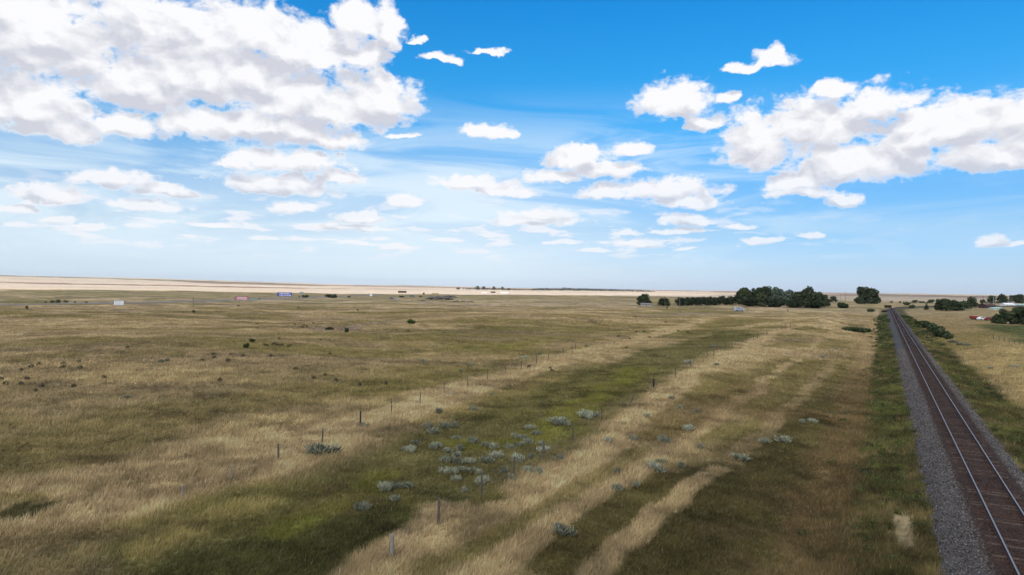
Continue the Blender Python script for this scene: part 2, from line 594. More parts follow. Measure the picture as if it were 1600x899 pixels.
# ------------------------------------------------------------------ mesh helpers
def mesh_np(name, verts, faces, m, col=None, parent=None, smooth=False):
    """verts (n,3), faces (k,3|4) arrays -> ONE mesh object"""
    me = bpy.data.meshes.new(name)
    verts = np.asarray(verts, np.float32); faces = np.asarray(faces, np.int32)
    n, k = faces.shape
    me.vertices.add(len(verts)); me.vertices.foreach_set('co', verts.ravel())
    me.loops.add(n * k); me.loops.foreach_set('vertex_index', faces.ravel())
    me.polygons.add(n)
    me.polygons.foreach_set('loop_start', np.arange(0, n * k, k, dtype=np.int32))
    me.polygons.foreach_set('loop_total', np.full(n, k, np.int32))
    if smooth:
        me.polygons.foreach_set('use_smooth', np.ones(n, bool))
    me.update(calc_edges=True)
    if col is not None:
        a = me.attributes.new('albedo', 'FLOAT_COLOR', 'POINT')
        c = np.ones((len(verts), 4), np.float32); c[:, :3] = col
        a.data.foreach_set('color', c.ravel())
    me.materials.append(m)
    o = bpy.data.objects.new(name, me)
    COL.objects.link(o)
    if parent:
        o.parent = parent
    return o


def obj(name, bm, m, parent=None, smooth=False):
    me = bpy.data.meshes.new(name)
    bmesh.ops.recalc_face_normals(bm, faces=bm.faces)
    bm.to_mesh(me); bm.free()
    if smooth:
        for p in me.polygons:
            p.use_smooth = True
    me.materials.append(m)
    o = bpy.data.objects.new(name, me)
    COL.objects.link(o)
    if parent:
        o.parent = parent
    return o


def bx(bm, cx, cy, cz, sx, sy, sz, rz=0.0, rx=0.0, bev=0.0):
    mt = Matrix.Translation((cx, cy, cz)) @ Matrix.Rotation(rz, 4, 'Z') @ Matrix.Rotation(rx, 4, 'X') @ Matrix.Diagonal((sx, sy, sz, 1))
    g = bmesh.ops.create_cube(bm, size=1.0, matrix=mt)
    if bev:
        ed = list({e for v in g['verts'] for e in v.link_edges})
        bmesh.ops.bevel(bm, geom=ed, offset=bev, segments=1, affect='EDGES')


def tube(bm, a, b, r0, r1, seg=6, cap=True):
    a = Vector(a); b = Vector(b)
    d = b - a
    q = d.to_track_quat('Z', 'Y')
    r = []
    for p, rr in ((a, r0), (b, r1)):
        r.append([bm.verts.new(p + q @ Vector((rr * math.cos(t), rr * math.sin(t), 0))) for t in [2 * math.pi * i / seg for i in range(seg)]])
    for i in range(seg):
        j = (i + 1) % seg
        bm.faces.new((r[0][i], r[0][j], r[1][j], r[1][i]))
    if cap:
        bm.faces.new(r[0][::-1]); bm.faces.new(r[1])


def prism(bm, pts, x0, x1):
    """profile pts (y,z) swept from x0 to x1"""
    A = [bm.verts.new((x0, y, z)) for y, z in pts]
    B = [bm.verts.new((x1, y, z)) for y, z in pts]
    n = len(pts)
    for i in range(n):
        bm.faces.new((A[i], A[(i + 1) % n], B[(i + 1) % n], B[i]))
    bm.faces.new(A[::-1]); bm.faces.new(B)


def tag(o, label=None, cat=None, group=None, kind=None):
    if label: o['label'] = label
    if cat: o['category'] = cat
    if group: o['group'] = group
    if kind: o['kind'] = kind
    return o


def empty(name, loc, rz=0.0, label=None, cat=None, group=None):
    o = bpy.data.objects.new(name, None)
    o.location = loc; o.rotation_euler = (0, 0, rz)
    o.empty_display_size = 0.3
    COL.objects.link(o)
    return tag(o, label, cat, group)


def copy_tree(o, parent=None):
    c = o.copy(); COL.objects.link(c); c.parent = parent
    for ch in [x for x in bpy.data.objects if x.parent == o]:
        copy_tree(ch, c)
    return c


_U = ['', 'first', 'second', 'third', 'fourth', 'fifth', 'sixth', 'seventh', 'eighth', 'ninth']
_T10 = ['', '', 'twenty', 'thirty', 'forty', 'fifty', 'sixty', 'seventy']
_TH = ['', '', 'twentieth', 'thirtieth', 'fortieth', 'fiftieth', 'sixtieth', 'seventieth']


def ordn(i):
    n = i + 1
    if n >= 20:
        return _TH[n // 10] if n % 10 == 0 else _T10[n // 10] + '-' + _U[n % 10]
    if n == 19:
        return 'nineteenth'
    return ordn_small(i)


def ordn_small(i):
    return ['first', 'second', 'third', 'fourth', 'fifth', 'sixth', 'seventh', 'eighth', 'ninth', 'tenth', 'eleventh',
            'twelfth', 'thirteenth', 'fourteenth', 'fifteenth', 'sixteenth', 'seventeenth', 'eighteenth'][i]


# ------------------------------------------------------------------ colour of the land
def band(pxs):
    return [gp(u, v) for u, v in pxs]


TAN = np.array((0.40, 0.330, 0.225))
TAN2 = np.array((0.315, 0.262, 0.180))
OLIVE = np.array((0.185, 0.166, 0.074))
GREEN = np.array((0.092, 0.094, 0.038))
DGREEN = np.array((0.036, 0.040, 0.015))
BROWN = np.array((0.135, 0.098, 0.058))
PURPLE = np.array((0.19, 0.155, 0.13))
LIME = np.array((0.15, 0.165, 0.035))

F1 = [(285, 782), (362, 752), (435, 724), (503, 697), (563, 669), (612, 649), (656, 635), (694, 618), (731, 606), (762, 594), (789, 585), (815, 578),
      (838, 569), (857, 564), (880, 556), (894, 553), (899, 548)]
F2 = [(612, 876), (684, 826), (753, 778), (803, 748), (849, 722), (895, 690), (940, 660), (981, 637), (1021, 609), (1055, 592), (1081, 575), (1105, 561), (1115, 557),
      (1134, 548), (1143, 545), (1166, 537), (1177, 533), (1183, 530), (1198, 524), (1214, 518), (1221, 516), (1228, 514), (1235, 512)]
B1 = band([(-120, 850), (80, 812), (300, 765), (470, 700), (600, 655), (700, 615), (820, 580), (960, 540), (1080, 510), (1180, 488)])
B2 = band([(560, 930), (626, 862), (733, 805), (833, 772), (900, 735), (956, 685), (1019, 637), (1081, 589), (1175, 540), (1240, 517), (1320, 499)])
B3 = band([(690, 940), (760, 888), (852, 815), (930, 764), (1000, 717), (1060, 682)])
DK3 = band([(850, 900), (930, 830), (1010, 765), (1060, 735)])
B3b = band([(780, 880), (900, 790), (1060, 695), (1130, 645), (1210, 585), (1290, 530), (1330, 500)])
B4 = band([(880, 930), (960, 855), (1060, 775), (1130, 722)])
B5 = band([(1130, 722), (1210, 655), (1280, 590), (1330, 540), (1366, 495)])
G1 = band([(180, 930), (420, 850), (600, 770), (740, 700), (860, 635), (960, 590), (1080, 545), (1170, 520)])
G2 = band([(-60, 740), (120, 690), (300, 640), (480, 620), (640, 605)])
G3 = band([(960, 930), (1080, 840), (1200, 760), (1300, 690)])
B1L = band([(40, 790), (120, 768), (250, 738), (400, 700), (560, 655)])
DK = band([(960, 930), (1150, 790), (1290, 660), (1370, 570)])
DK2 = band([(1100, 640), (1200, 600), (1290, 560)])
YL = band([(420, 850), (560, 780), (600, 740)])
YL2 = band([(700, 700), (830, 690), (930, 620), (1010, 575)])
YL3 = band([(200, 880), (330, 820), (450, 780)])


BARE = np.array((0.26, 0.22, 0.20))
PATCHES = [(band([(490, 520), (560, 518), (640, 512)]), 2.4, BARE, 0.8), (band([(560, 511), (600, 509)]), 2.0, BROWN, 0.8),
           (band([(1000, 493), (1060, 490), (1110, 489)]), 5.0, BARE, 0.65), (band([(-10, 530), (46, 529)]), 1.2, np.array((0.42, 0.37, 0.30)), 0.9),
           (band([(130, 540), (220, 534)]), 1.5, TAN, 0.7), (band([(880, 503), (960, 512), (1010, 514)]), 1.3, BROWN, 0.7),
           (band([(60, 520), (200, 516), (380, 520)]), 4.5, OLIVE * 1.05, 0.7), (band([(150, 575), (240, 566), (300, 570)]), 2.0, OLIVE * 0.9, 0.6),
           (band([(700, 548), (790, 545), (850, 535)]), 3.2, LIME * 1.05, 0.45), (band([(560, 620), (640, 600), (720, 585)]), 1.6, OLIVE * 0.8, 0.7),
           (band([(1130, 503), (1230, 498), (1320, 500)]), 4.0, OLIVE * 0.9, 0.6), (band([(1150, 520), (1240, 506), (1320, 492)]), 2.0, TAN, 0.8),
           (band([(1315, 500), (1300, 508), (1290, 518)]), 2.2, TAN, 0.9), (band([(1325, 512), (1360, 516)]), 5.0, GREEN * 0.8, 0.8),
           (band([(1295, 479), (1300, 470), (1312, 462)]), 3.0, BARE, 0.8), (band([(1000, 690), (1100, 640), (1180, 600)]), 2.4, BROWN * 1.2, 0.45),
           (band([(740, 856), (850, 792), (930, 745), (1010, 696)]), 0.75, OLIVE * 0.75, 0.75), (band([(640, 900), (700, 872)]), 0.8, OLIVE * 0.8, 0.6),
           (band([(1160, 650), (1260, 640), (1330, 650)]), 2.5, BROWN, 0.5), (HWY, 13, np.array((0.215, 0.195, 0.175)), 0.8)]
MOUNDS = [(gp(u, v), h, r) for u, v, h, r in ((1312, 500, 1.5, 7), (1296, 507, 1.3, 6), (1284, 516, 1.0, 6), (1235, 500, 1.1, 14), (1180, 505, 1.2, 16), (1150, 485, 1.0, 22),
          (1345, 514, -1.0, 10), (1215, 492, -0.8, 12), (1060, 586, 0.7, 5), (1105, 562, 0.8, 7), (1150, 543, 0.7, 8), (1215, 530, 0.8, 10), (560, 514, 1.1, 12), (580, 523, -0.6, 8), (300, 545, 1.0, 22),
          (120, 560, 0.9, 18), (800, 500, 1.2, 30), (900, 515, -0.9, 22), (700, 530, 0.8, 20), (450, 580, 0.6, 12), (190, 500, 1.0, 26), (420, 500, -1.0, 30))]


def albedo(x, y):
    x = np.asarray(x, float); y = np.asarray(y, float)
    r = np.hypot(x, y)
    wx = (fbm(x / 6, y / 6, 91, 4, 0.6) - 0.5); wy = (fbm(x / 6, y / 6, 97, 4, 0.6) - 0.5)
    wa = 3.0 + 0.03 * r
    xw = x + wx * wa; yw = y + wy * wa
    n1 = fbm(x / 22, y / 16, 5, 5, 0.6)
    n2 = fbm(x / 5, y / 5, 15, 4, 0.6)
    n3 = fbm(x / 55, y / 30, 25, 4, 0.55)

    def mx(c, col, f):
        f = np.clip(f, 0, 1)[..., None]
        return c * (1 - f) + np.asarray(col) * f
    c = np.broadcast_to(TAN2, x.shape + (3,)).copy()
    c = mx(c, OLIVE, ss(n1 * 0.6 + n3 * 0.4, 0.43, 0.60) * 0.85)
    c = mx(c, GREEN, ss(n3, 0.57, 0.70) * 0.45)
    c = mx(c, TAN, ss(n1, 0.52, 0.36) * 0.75)
    c = mx(c, PURPLE, ss(fbm(x / 30, y / 9, 45, 4), 0.56, 0.68) * 0.6)
    near = 1 - ss(r, 75, 150)
    c = mx(c, OLIVE, near * 0.35)

    def bnd(c, B, w, col, k=1.0, a0=0.0, a1=1.0):
        q = 1.0 if w > 1.25 else 0.4
        d, al = seg_dist(x + (xw - x) * q, y + (yw - y) * q, B)
        f = ss(d, w * 1.25, w * 0.65) * k * ss(al, a0 - 0.001, a0 + 0.04) * ss(al, a1 + 0.001, a1 - 0.04)
        return mx(c, col, f)
    c = bnd(c, G2, 5.5, OLIVE * 0.85, 0.65)
    c = bnd(c, G1, 6.2, GREEN * 0.95, 0.85)
    c = bnd(c, G3, 4.8, DGREEN * 0.7, 0.9)  # dark green grass, deepened further to carry the foreground vignette
    c = bnd(c, band([(300, 940), (500, 880), (640, 800)]), 3.5, DGREEN * 1.1, 0.8)
    c = bnd(c, YL, 1.0, LIME, 0.5)
    c = bnd(c, YL2, 2.2, LIME, 0.55)
    c = bnd(c, YL3, 1.2, OLIVE * 1.15, 0.7)
    c = bnd(c, DK, 5.5, OLIVE * 0.30, 0.85)  # vignette darkness of the foreground painted into the olive
    c = bnd(c, DK2, 6.5, OLIVE * 0.75, 0.8)
    c = bnd(c, DK3, 1.9, OLIVE * 0.45, 0.85)
    c = bnd(c, B1L, 4.6, TAN, 0.9)
    c = bnd(c, B1, 3.0, TAN, 0.95)
    c = bnd(c, B2, 1.8, TAN, 0.9)
    c = bnd(c, B3, 1.0, TAN * 0.95, 0.85)
    c = bnd(c, B3b, 0.75, TAN * 0.9, 0.75)
    c = bnd(c, B5, 0.8, TAN * 0.75, 0.55)
    c = bnd(c, B4, 0.75, TAN * 0.85, 0.8)
    for B, w, col, k in PATCHES:
        c = bnd(c, B, w, col, k)
    # dark green patch on the left edge
    c = bnd(c, band([(-20, 810), (45, 812)]), 1.6, DGREEN, 0.9)
    # reddish weeds next to the railway
    s, t = rail_sd(x, y)
    tw = t + (n2 - 0.5) * 2.4
    strip = (s < 560)
    f = ss(tw, -11, -9) * ss(tw, -6.0, -7.0) * strip
    c = mx(c, BROWN * 1.05, f * 0.6)
    far_tan = ss(r, 90, 170)
    c = mx(c, TAN * 0.85, f * far_tan * 0.8)
    gl = GREEN * 0.55 * (0.8 + 0.5 * n1)[..., None]
    gl = mx(gl, np.array((0.17, 0.14, 0.075)), ss(fbm(x / 2.6, y / 2.6, 161, 4, 0.6), 0.52, 0.70) * 0.6)
    gl = mx(gl, np.array((0.11, 0.14, 0.045)), ss(fbm(x / 3.4, y / 3.4, 171, 3, 0.6), 0.52, 0.66) * 0.6)
    gl = mx(gl, np.array((0.04, 0.045, 0.02)), ss(fbm(x / 2.0, y / 2.0, 181, 4, 0.6), 0.56, 0.68) * 0.7)
    f = ss(tw, -7.4, -6.2) * ss(tw, -2.0, -2.6)
    c = mx(c, gl, f * 0.95)
    f = ss(tw, 1.8, 2.4) * ss(tw, 8.6, 6.4)
    c = mx(c, gl * 0.85, f * 0.95)
    # pale dirt by the track
    d, al = seg_dist(x, y, band([(1409, 795), (1416, 838)]))
    c = mx(c, (0.33, 0.29, 0.2), ss(d, 0.55, 0.2))
    # golden field right of the line, green crop further back
    f = ss(tw, 7.0, 9.5)
    gold = np.array((0.31, 0.260, 0.150)) * (0.8 + 0.4 * n1)[..., None]
    c = mx(c, gold, f * (1 - ss(r, 190, 240)) * 0.95)
    c = mx(c, np.array((0.235, 0.195, 0.12)), f * ss(r, 200, 260) * (1 - ss(r, 900, 1100)) * 0.8)
    return_crop = ss(y, 158, 166) * ss(y, 270, 258) * ss(xw - (121 + (yw - 161) * 0.553), -4, 4)
    c = bnd(c, band([(1450, 540), (1500, 528), (1560, 520)]), 9, OLIVE * 0.95, 0.75)
    c = mx(c, np.array((0.062, 0.085, 0.036)), return_crop * 0.92)
    # plain further out, then sunlit stubble with cloud shadows painted as darker strips
    far = ss(r, 750, 1050)
    azd = np.degrees(np.arctan2(x, np.maximum(y, 1e-3)))
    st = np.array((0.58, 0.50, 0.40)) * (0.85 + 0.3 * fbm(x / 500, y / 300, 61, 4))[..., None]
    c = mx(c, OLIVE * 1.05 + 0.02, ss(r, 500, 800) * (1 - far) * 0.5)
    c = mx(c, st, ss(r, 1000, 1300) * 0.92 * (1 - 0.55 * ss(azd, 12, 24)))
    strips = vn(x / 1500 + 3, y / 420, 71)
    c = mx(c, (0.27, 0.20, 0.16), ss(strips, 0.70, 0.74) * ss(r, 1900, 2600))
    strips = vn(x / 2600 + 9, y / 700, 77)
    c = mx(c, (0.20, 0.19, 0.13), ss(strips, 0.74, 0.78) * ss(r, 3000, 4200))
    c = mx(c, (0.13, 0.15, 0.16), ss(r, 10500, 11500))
    nr_ = (1 - ss(r, 500, 900)) * (1 - 0.4 * ss(r, 60, 160))
    blot = fbm(x / 9, y / 4.5, 131, 4, 0.6)
    c = mx(c, np.array((0.10, 0.078, 0.045)), ss(blot, 0.60, 0.74) * 0.5 * nr_)
    cl = fbm(x / 1.6, y / 1.6, 141, 4, 0.65)
    cl2 = fbm(x / 4.2, y / 4.2, 151, 3, 0.6)
    k = 1 + ((cl - 0.5) * 1.5 + (cl2 - 0.5) * 0.9) * nr_
    c = c * np.clip(k, 0.45, 1.8)[..., None]
    tint = ss(r, 900, 1300)[..., None]
    c = c * (np.array((1.09, 0.96, 0.75)) * (1 - tint) + np.array((1.06, 0.97, 0.88)) * tint)
    return np.clip(c, 0.008, 0.8)


def build_ground():
    rad = [0.0, 0.02, 2.0, 4.0]
    r = 8.0
    while r < 16000:
        rad.append(r)
        r *= 1.0085 if r < 2500 else 1.02
    rad = np.array(rad[1:])
    a = np.concatenate([np.arange(-50, 50, 0.14), np.arange(50, 310, 2.0)])
    A = np.radians(a)
    nr, na = len(rad), len(A)
    RR, AA = np.meshgrid(rad, A, indexing='ij')
    X = RR * np.sin(AA); Y = RR * np.cos(AA)
    Z = H(X, Y)
    verts = np.stack([X, Y, Z], -1).reshape(-1, 3)
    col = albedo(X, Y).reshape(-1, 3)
    i = np.arange(nr - 1)[:, None] * na; j = np.arange(na)[None, :]
    j2 = (j + 1) % na
    f = np.stack([i + j, i + j2, i + na + j2, i + na + j], -1).reshape(-1, 4)
    o = mesh_np('ground', verts, f[:, ::-1], MAT['ground'], col, smooth=True)
    tag(o, kind='structure')
    return o


# ------------------------------------------------------------------ grass
def grass():
    rmin, rmax = 21.0, 430.0
    n = 440000
    # areal density ~ r^-1.45  -> r pdf ~ r^-0.45
    e = 0.42
    u = RNG.random(n)
    r = (rmin ** e + u * (rmax ** e - rmin ** e)) ** (1 / e)
    a = np.radians(RNG.uniform(-43, 41.5, n))
    x = r * np.sin(a); y = r * np.cos(a)
    s, t = rail_sd(x, y)
    jag = (fbm(x / 1.1, y / 1.1, 211, 3) - 0.5) * 1.3
    keep = (t + jag < -3.1) | (t + jag > 2.75)
    edge = (np.abs(t) < 3.3) & (RNG.random(n) < 0.4)
    keep &= ~edge
    dd, _ = seg_dist(x, y, band([(1409, 795), (1416, 838)]))
    keep &= ~((dd < 0.45 + jag * 0.3) & (RNG.random(n) < 0.9))
    x, y, r, t = x[keep], y[keep], r[keep], t[keep]
    n = len(x)
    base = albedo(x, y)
    z = H(x, y)
    tanness = np.clip((base[:, 0] - 0.09) / 0.2, 0, 1)
    patch = fbm(x / 3.0, y / 3.0, 201, 3)
    hgt = (0.19 + 0.19 * tanness * (1 - ss(r, 40, 120) * 0.3)) * (0.55 + 0.9 * patch)
    weedy = (np.abs(t) < 8.5)
    hgt = np.where(weedy, hgt * 1.15 + 0.12 * patch, hgt)
    hgt *= RNG.uniform(0.7, 1.25, n) * (1 - 0.8 * ss(r, 120, 420))
    NB = 6
    X = np.repeat(x, NB); Y = np.repeat(y, NB); Z = np.repeat(z, NB); Rr = np.repeat(r, NB); Hh = np.repeat(hgt, NB) * RNG.uniform(0.55, 1.15, n * NB)
    B = np.repeat(base, NB, 0)
    m = n * NB
    spread = 0.07 + 0.0022 * Rr
    th = RNG.uniform(0, 2 * np.pi, m)
    X = X + np.cos(th) * spread * RNG.random(m); Y = Y + np.sin(th) * spread * RNG.random(m)
    w = np.maximum(0.008, Rr * 0.00042) * RNG.uniform(0.7, 1.5, m)
    lean = Hh * RNG.uniform(0.1, 0.75, m)
    ph = RNG.uniform(0, 2 * np.pi, m)
    phw = RNG.uniform(-0.9, 0.9, m)
    wdir = np.stack([np.cos(phw), np.sin(phw)], -1)
    dx = np.cos(ph) * lean + 0.22 * Hh; dy = np.sin(ph) * lean + 0.05 * Hh
    p0 = np.stack([X - wdir[:, 0] * w, Y - wdir[:, 1] * w, Z - 0.02], -1)
    p1 = np.stack([X + wdir[:, 0] * w, Y + wdir[:, 1] * w, Z - 0.02], -1)
    p2 = np.stack([X + dx, Y + dy, Z + Hh], -1)
    V = np.stack([p0, p1, p2], 1).reshape(-1, 3)
    F = np.arange(m * 3).reshape(-1, 3)
    # blade colour: base colour pushed towards straw or green, blade by blade
    k = RNG.random(m)
    bl = B * RNG.uniform(0.9, 1.7, m)[:, None]
    tn = np.repeat(tanness, NB)
    straw = k > 0.955 - 0.2 * tn
    bl[straw] = bl[straw] * 0.45 + np.array((0.30, 0.235, 0.13)) * 0.55 * RNG.uniform(0.7, 1.2, straw.sum())[:, None]
    gr = k < 0.13
    bl[gr] = bl[gr] * 0.5 + np.array((0.10, 0.125, 0.04)) * 0.5
    rd = (k > 0.13) & (k < 0.17)
    bl[rd] = bl[rd] * 0.6 + np.array((0.16, 0.09, 0.06)) * 0.4
    C = np.repeat(np.clip(bl, 0.01, 0.6), 3, 0)
    o = mesh_np('prairie_grass', V, F, MAT['grass'], C)
    tag(o, 'dry tan and green prairie grass covering the open field', 'grass', kind='stuff')


# ------------------------------------------------------------------ railway
def sweep(name, prof, s0, s1, step, m, parent=None, closed=True, zoff=0.0, toff=0.0):
    ss_ = list(np.arange(s0, min(s1, S_BEND), 8.0)) + list(np.arange(min(s1, S_BEND), s1 + 0.01, step))
    bm = bmesh.new()
    prev = None
    for s in ss_:
        ring = [bm.verts.new(rail_pt(float(s), t + toff, z + zoff)) for t, z in prof]
        if prev:
            for i in range(len(prof) if closed else len(prof) - 1):
                j = (i + 1) % len(prof)
                bm.faces.new((prev[i], prev[j], ring[j], ring[i]))
        elif closed:
            bm.faces.new(ring)
        prev = ring
    if closed:
        bm.faces.new(prev[::-1])
    return obj(name, bm, m, parent)


S0, S1 = -25.0, 900.0
RAIL_Z = 0.56


def railway():
    # ballast bed: a swept shoulder with rough top
    ts = [-3.9, -3.3, -2.7, -2.1, -1.45, -1.3, 1.3, 1.45, 1.9, 2.3, 2.75, 3.2]
    zs = [-0.62, -0.26, 0.08, 0.30, 0.40, 0.36, 0.36, 0.40, 0.30, 0.04, -0.26, -0.62]
    verts, faces, cols = [], [], []
    T = np.concatenate([np.linspace(-4.3, 4.1, 43)])
    Sg = np.concatenate([np.arange(S0, 160, 0.35), np.arange(160, S1, 4.0)])
    TT, SS = np.meshgrid(T, Sg)
    pz = np.interp(TT, ts, zs, left=-0.6, right=-0.6) + (fbm(SS * 2.3, TT * 2.3, 301, 3) - 0.5) * 0.10
    pts = np.array([rail_pt(float(s), float(t)) for s, t in zip(SS.ravel(), TT.ravel())])
    pts[:, 2] = pz.ravel()
    g = fbm(SS.ravel() * 0.9, TT.ravel() * 0.9, 311, 4)
    base = np.array((0.062, 0.055, 0.051)) * (0.7 + 0.6 * g)[:, None]
    tt = TT.ravel()
    brown = (ss(np.abs(tt + 0.05), 1.9, 1.35))[:, None]
    base = base * (1 - brown) + np.array((0.038, 0.022, 0.016)) * (0.8 + 0.4 * g)[:, None] * brown
    blue = (ss(tt, -2.6, -3.4) * 0.5)[:, None]
    base = base * (1 - blue) + np.array((0.05, 0.052, 0.06)) * blue
    ns, nt_ = len(Sg), len(T)
    i = np.arange(ns - 1)[:, None] * nt_; j = np.arange(nt_ - 1)[None, :]
    f = np.stack([i + j, i + j + 1, i + nt_ + j + 1, i + nt_ + j], -1).reshape(-1, 4)
    o = mesh_np('ballast_gravel', pts, f, MAT['stone'], base, smooth=True)
    tag(o, 'grey crushed stone ballast heaped under the railway track', 'ballast', kind='stuff')
    # loose stones on the shoulders and between the sleepers
    n = 90000
    s = S0 + 30 + (RNG.random(n) ** 1.7) * 150
    t = RNG.uniform(-3.6, 3.0, n)
    drop = (np.abs(t) < 1.45) & (RNG.random(n) < 0.6)
    s, t = s[~drop], t[~drop]
    n = len(s)
    z = np.interp(t, ts, zs, left=-0.5, right=-0.5) + 0.012
    P = np.stack([R0[0] + RSN * s + RC * t, R0[1] + RC * s - RSN * t, z], -1)
    sz = RNG.uniform(0.018, 0.045, n) * (1 + s / 160)
    octa = np.array([(1, 0, 0), (-1, 0, 0), (0, 1, 0), (0, -1, 0), (0, 0, 1), (0, 0, -1)], float)
    of = np.array([(0, 2, 4), (2, 1, 4), (1, 3, 4), (3, 0, 4), (2, 0, 5), (1, 2, 5), (3, 1, 5), (0, 3, 5)])
    V = P[:, None, :] + octa[None] * sz[:, None, None] * RNG.uniform(0.6, 1.3, (n, 6, 1)) + RNG.normal(0, 0.2, (n, 6, 3)) * sz[:, None, None]
    Fc = (of[None] + (np.arange(n) * 6)[:, None, None]).reshape(-1, 3)
    c = np.array((0.076, 0.067, 0.062)) * RNG.uniform(0.25, 2.5, n)[:, None]
    c *= 1 + RNG.normal(0, 0.05, (n, 3))
    bw = (ss(np.abs(t), 1.75, 1.3) * 0.8)[:, None]
    c = c * (1 - bw) + np.array((0.045, 0.026, 0.019)) * RNG.uniform(0.6, 1.5, n)[:, None] * bw
    o2 = mesh_np('loose_ballast_stones', V.reshape(-1, 3), Fc, MAT['stone'], np.repeat(np.clip(c, 0.01, 0.5), 6, 0))
    tag(o2, 'loose crushed stones lying along both shoulders of the track', 'gravel', kind='stuff')

    root = empty('railway_track', rail_pt(30, 0, 0), 0, 'single railway track with shining rails on dark brown timber sleepers', 'railway track')
    inv = Matrix.Translation(-Vector(root.location))

    def own(o):
        o.data.transform(inv)
        o.parent = root
        return o
    for side in (-1, 1):
        tc = side * 0.7525
        foot = [(-0.07, 0), (0.07, 0), (0.07, 0.014), (0.012, 0.03), (0.010, 0.125), (0.036, 0.135), (0.036, 0.166), (-0.036, 0.166), (-0.036, 0.135), (-0.010, 0.125), (-0.012, 0.03), (-0.07, 0.014)]
        z0 = RAIL_Z - 0.17
        r = own(sweep('rail', foot, S0, S1, 4.0, MAT['rust'], None, True, z0, tc))
        h = [(-0.035, 0.1665), (0.035, 0.1665), (0.031, 0.174), (-0.031, 0.174)]
        hd = sweep('rail_head', h, S0, S1, 4.0, MAT['steel'], None, True, z0, tc)
        hd.data.transform(inv)
        hd.parent = r
    # sleepers
    def sleeper_bm(bm, s, jit):
        p = rail_pt(s, jit[1], 0)
        a = math.atan2(rail_pt(s + 0.1).y - rail_pt(s).y, rail_pt(s + 0.1).x - rail_pt(s).x)
        bx(bm, p.x, p.y, RAIL_Z - 0.17 - 0.10 - 0.008, 0.225, 2.62, 0.18, a + jit[0], 0, 0.012 if s < 60 else 0)
        for sd in (-1, 1):
            q = rail_pt(s, sd * 0.7525)
            bx(bm, q.x, q.y, RAIL_Z - 0.17 - 0.008, 0.19, 0.34, 0.018, a)
    first = 24.0
    k = 0
    s = first
    while k < 100:
        bm = bmesh.new()
        sleeper_bm(bm, s, (random.uniform(-0.015, 0.015), random.uniform(-0.05, 0.05)))
        m = TIES[random.randrange(4)]
        own(obj('sleeper', bm, m))
        s += 0.535; k += 1
    rest = s
    bm = bmesh.new()
    s = S0
    while s < first - 0.3:
        sleeper_bm(bm, s, (0, random.uniform(-0.05, 0.05))); s += 0.535
    s = rest
    while s < S1:
        sleeper_bm(bm, s, (random.uniform(-0.015, 0.015), random.uniform(-0.05, 0.05))); s += 0.535 if s < 200 else 0.8
    o = own(obj('far_sleepers', bm, MAT['tie']))
    tag(o, kind='stuff')


TIES = [mat('creosoted_timber_%s' % w, c, 0.9, noise=(3.5, 0.3), bump=0.4) for w, c in
        (('dark', (0.030, 0.018, 0.013)), ('brown', (0.060, 0.032, 0.021)), ('grey', (0.085, 0.060, 0.045)), ('deep', (0.040, 0.023, 0.016)))]


# ------------------------------------------------------------------ vegetation
def leaf_cloud(lobes, n, size, cols, rng, flat=0.75, fill=0.25):
    """leaf-sized quads spread through lobes (cx,cy,cz,rx,ry,rz)"""
    L = np.array(lobes)
    wgt = (L[:, 3] * L[:, 5]); wgt = wgt / wgt.sum()
    idx = rng.choice(len(L), n, p=wgt)
    d = rng.normal(size=(n, 3)); d /= np.linalg.norm(d, axis=1)[:, None]
    rr = np.where(rng.random(n) < fill, rng.random(n) ** 0.5, 1 - 0.22 * np.abs(rng.normal(size=n))) * rng.uniform(0.9, 1.12, n)
    P = L[idx, :3] + d * L[idx, 3:6] * rr[:, None]
    nrm = d * 0.6 + rng.normal(size=(n, 3)) * 0.7
    nrm /= np.linalg.norm(nrm, axis=1)[:, None]
    ref = rng.normal(size=(n, 3))
    t1 = np.cross(nrm, ref); t1 /= np.linalg.norm(t1, axis=1)[:, None] + 1e-9
    t2 = np.cross(nrm, t1)
    sz = (size * rng.uniform(0.55, 1.35, n))[:, None]
    a, b = t1 * sz, t2 * sz * flat
    V = np.stack([P - a, P - b * 0.8, P + a, P + b], 1).reshape(-1, 3)
    F = np.arange(n * 4).reshape(-1, 4)
    c0 = np.array(cols)
    lobecol = rng.uniform(0.8, 1.25, len(L))
    c = c0[rng.integers(0, len(c0), n)] * (lobecol[idx] * rng.uniform(0.75, 1.3, n))[:, None]
    return V, F, np.repeat(np.clip(c, 0.005, 0.5), 4, 0)


GR_DARK = [(0.055, 0.072, 0.034), (0.085, 0.102, 0.048), (0.038, 0.054, 0.026)]
GR_BLUE = [(0.13, 0.16, 0.12), (0.17, 0.20, 0.155), (0.09, 0.12, 0.085)]
GR_CON = [(0.030, 0.042, 0.020), (0.040, 0.054, 0.024), (0.024, 0.034, 0.018)]
GR_BUSH = [(0.045, 0.062, 0.022), (0.060, 0.075, 0.026), (0.035, 0.050, 0.020)]


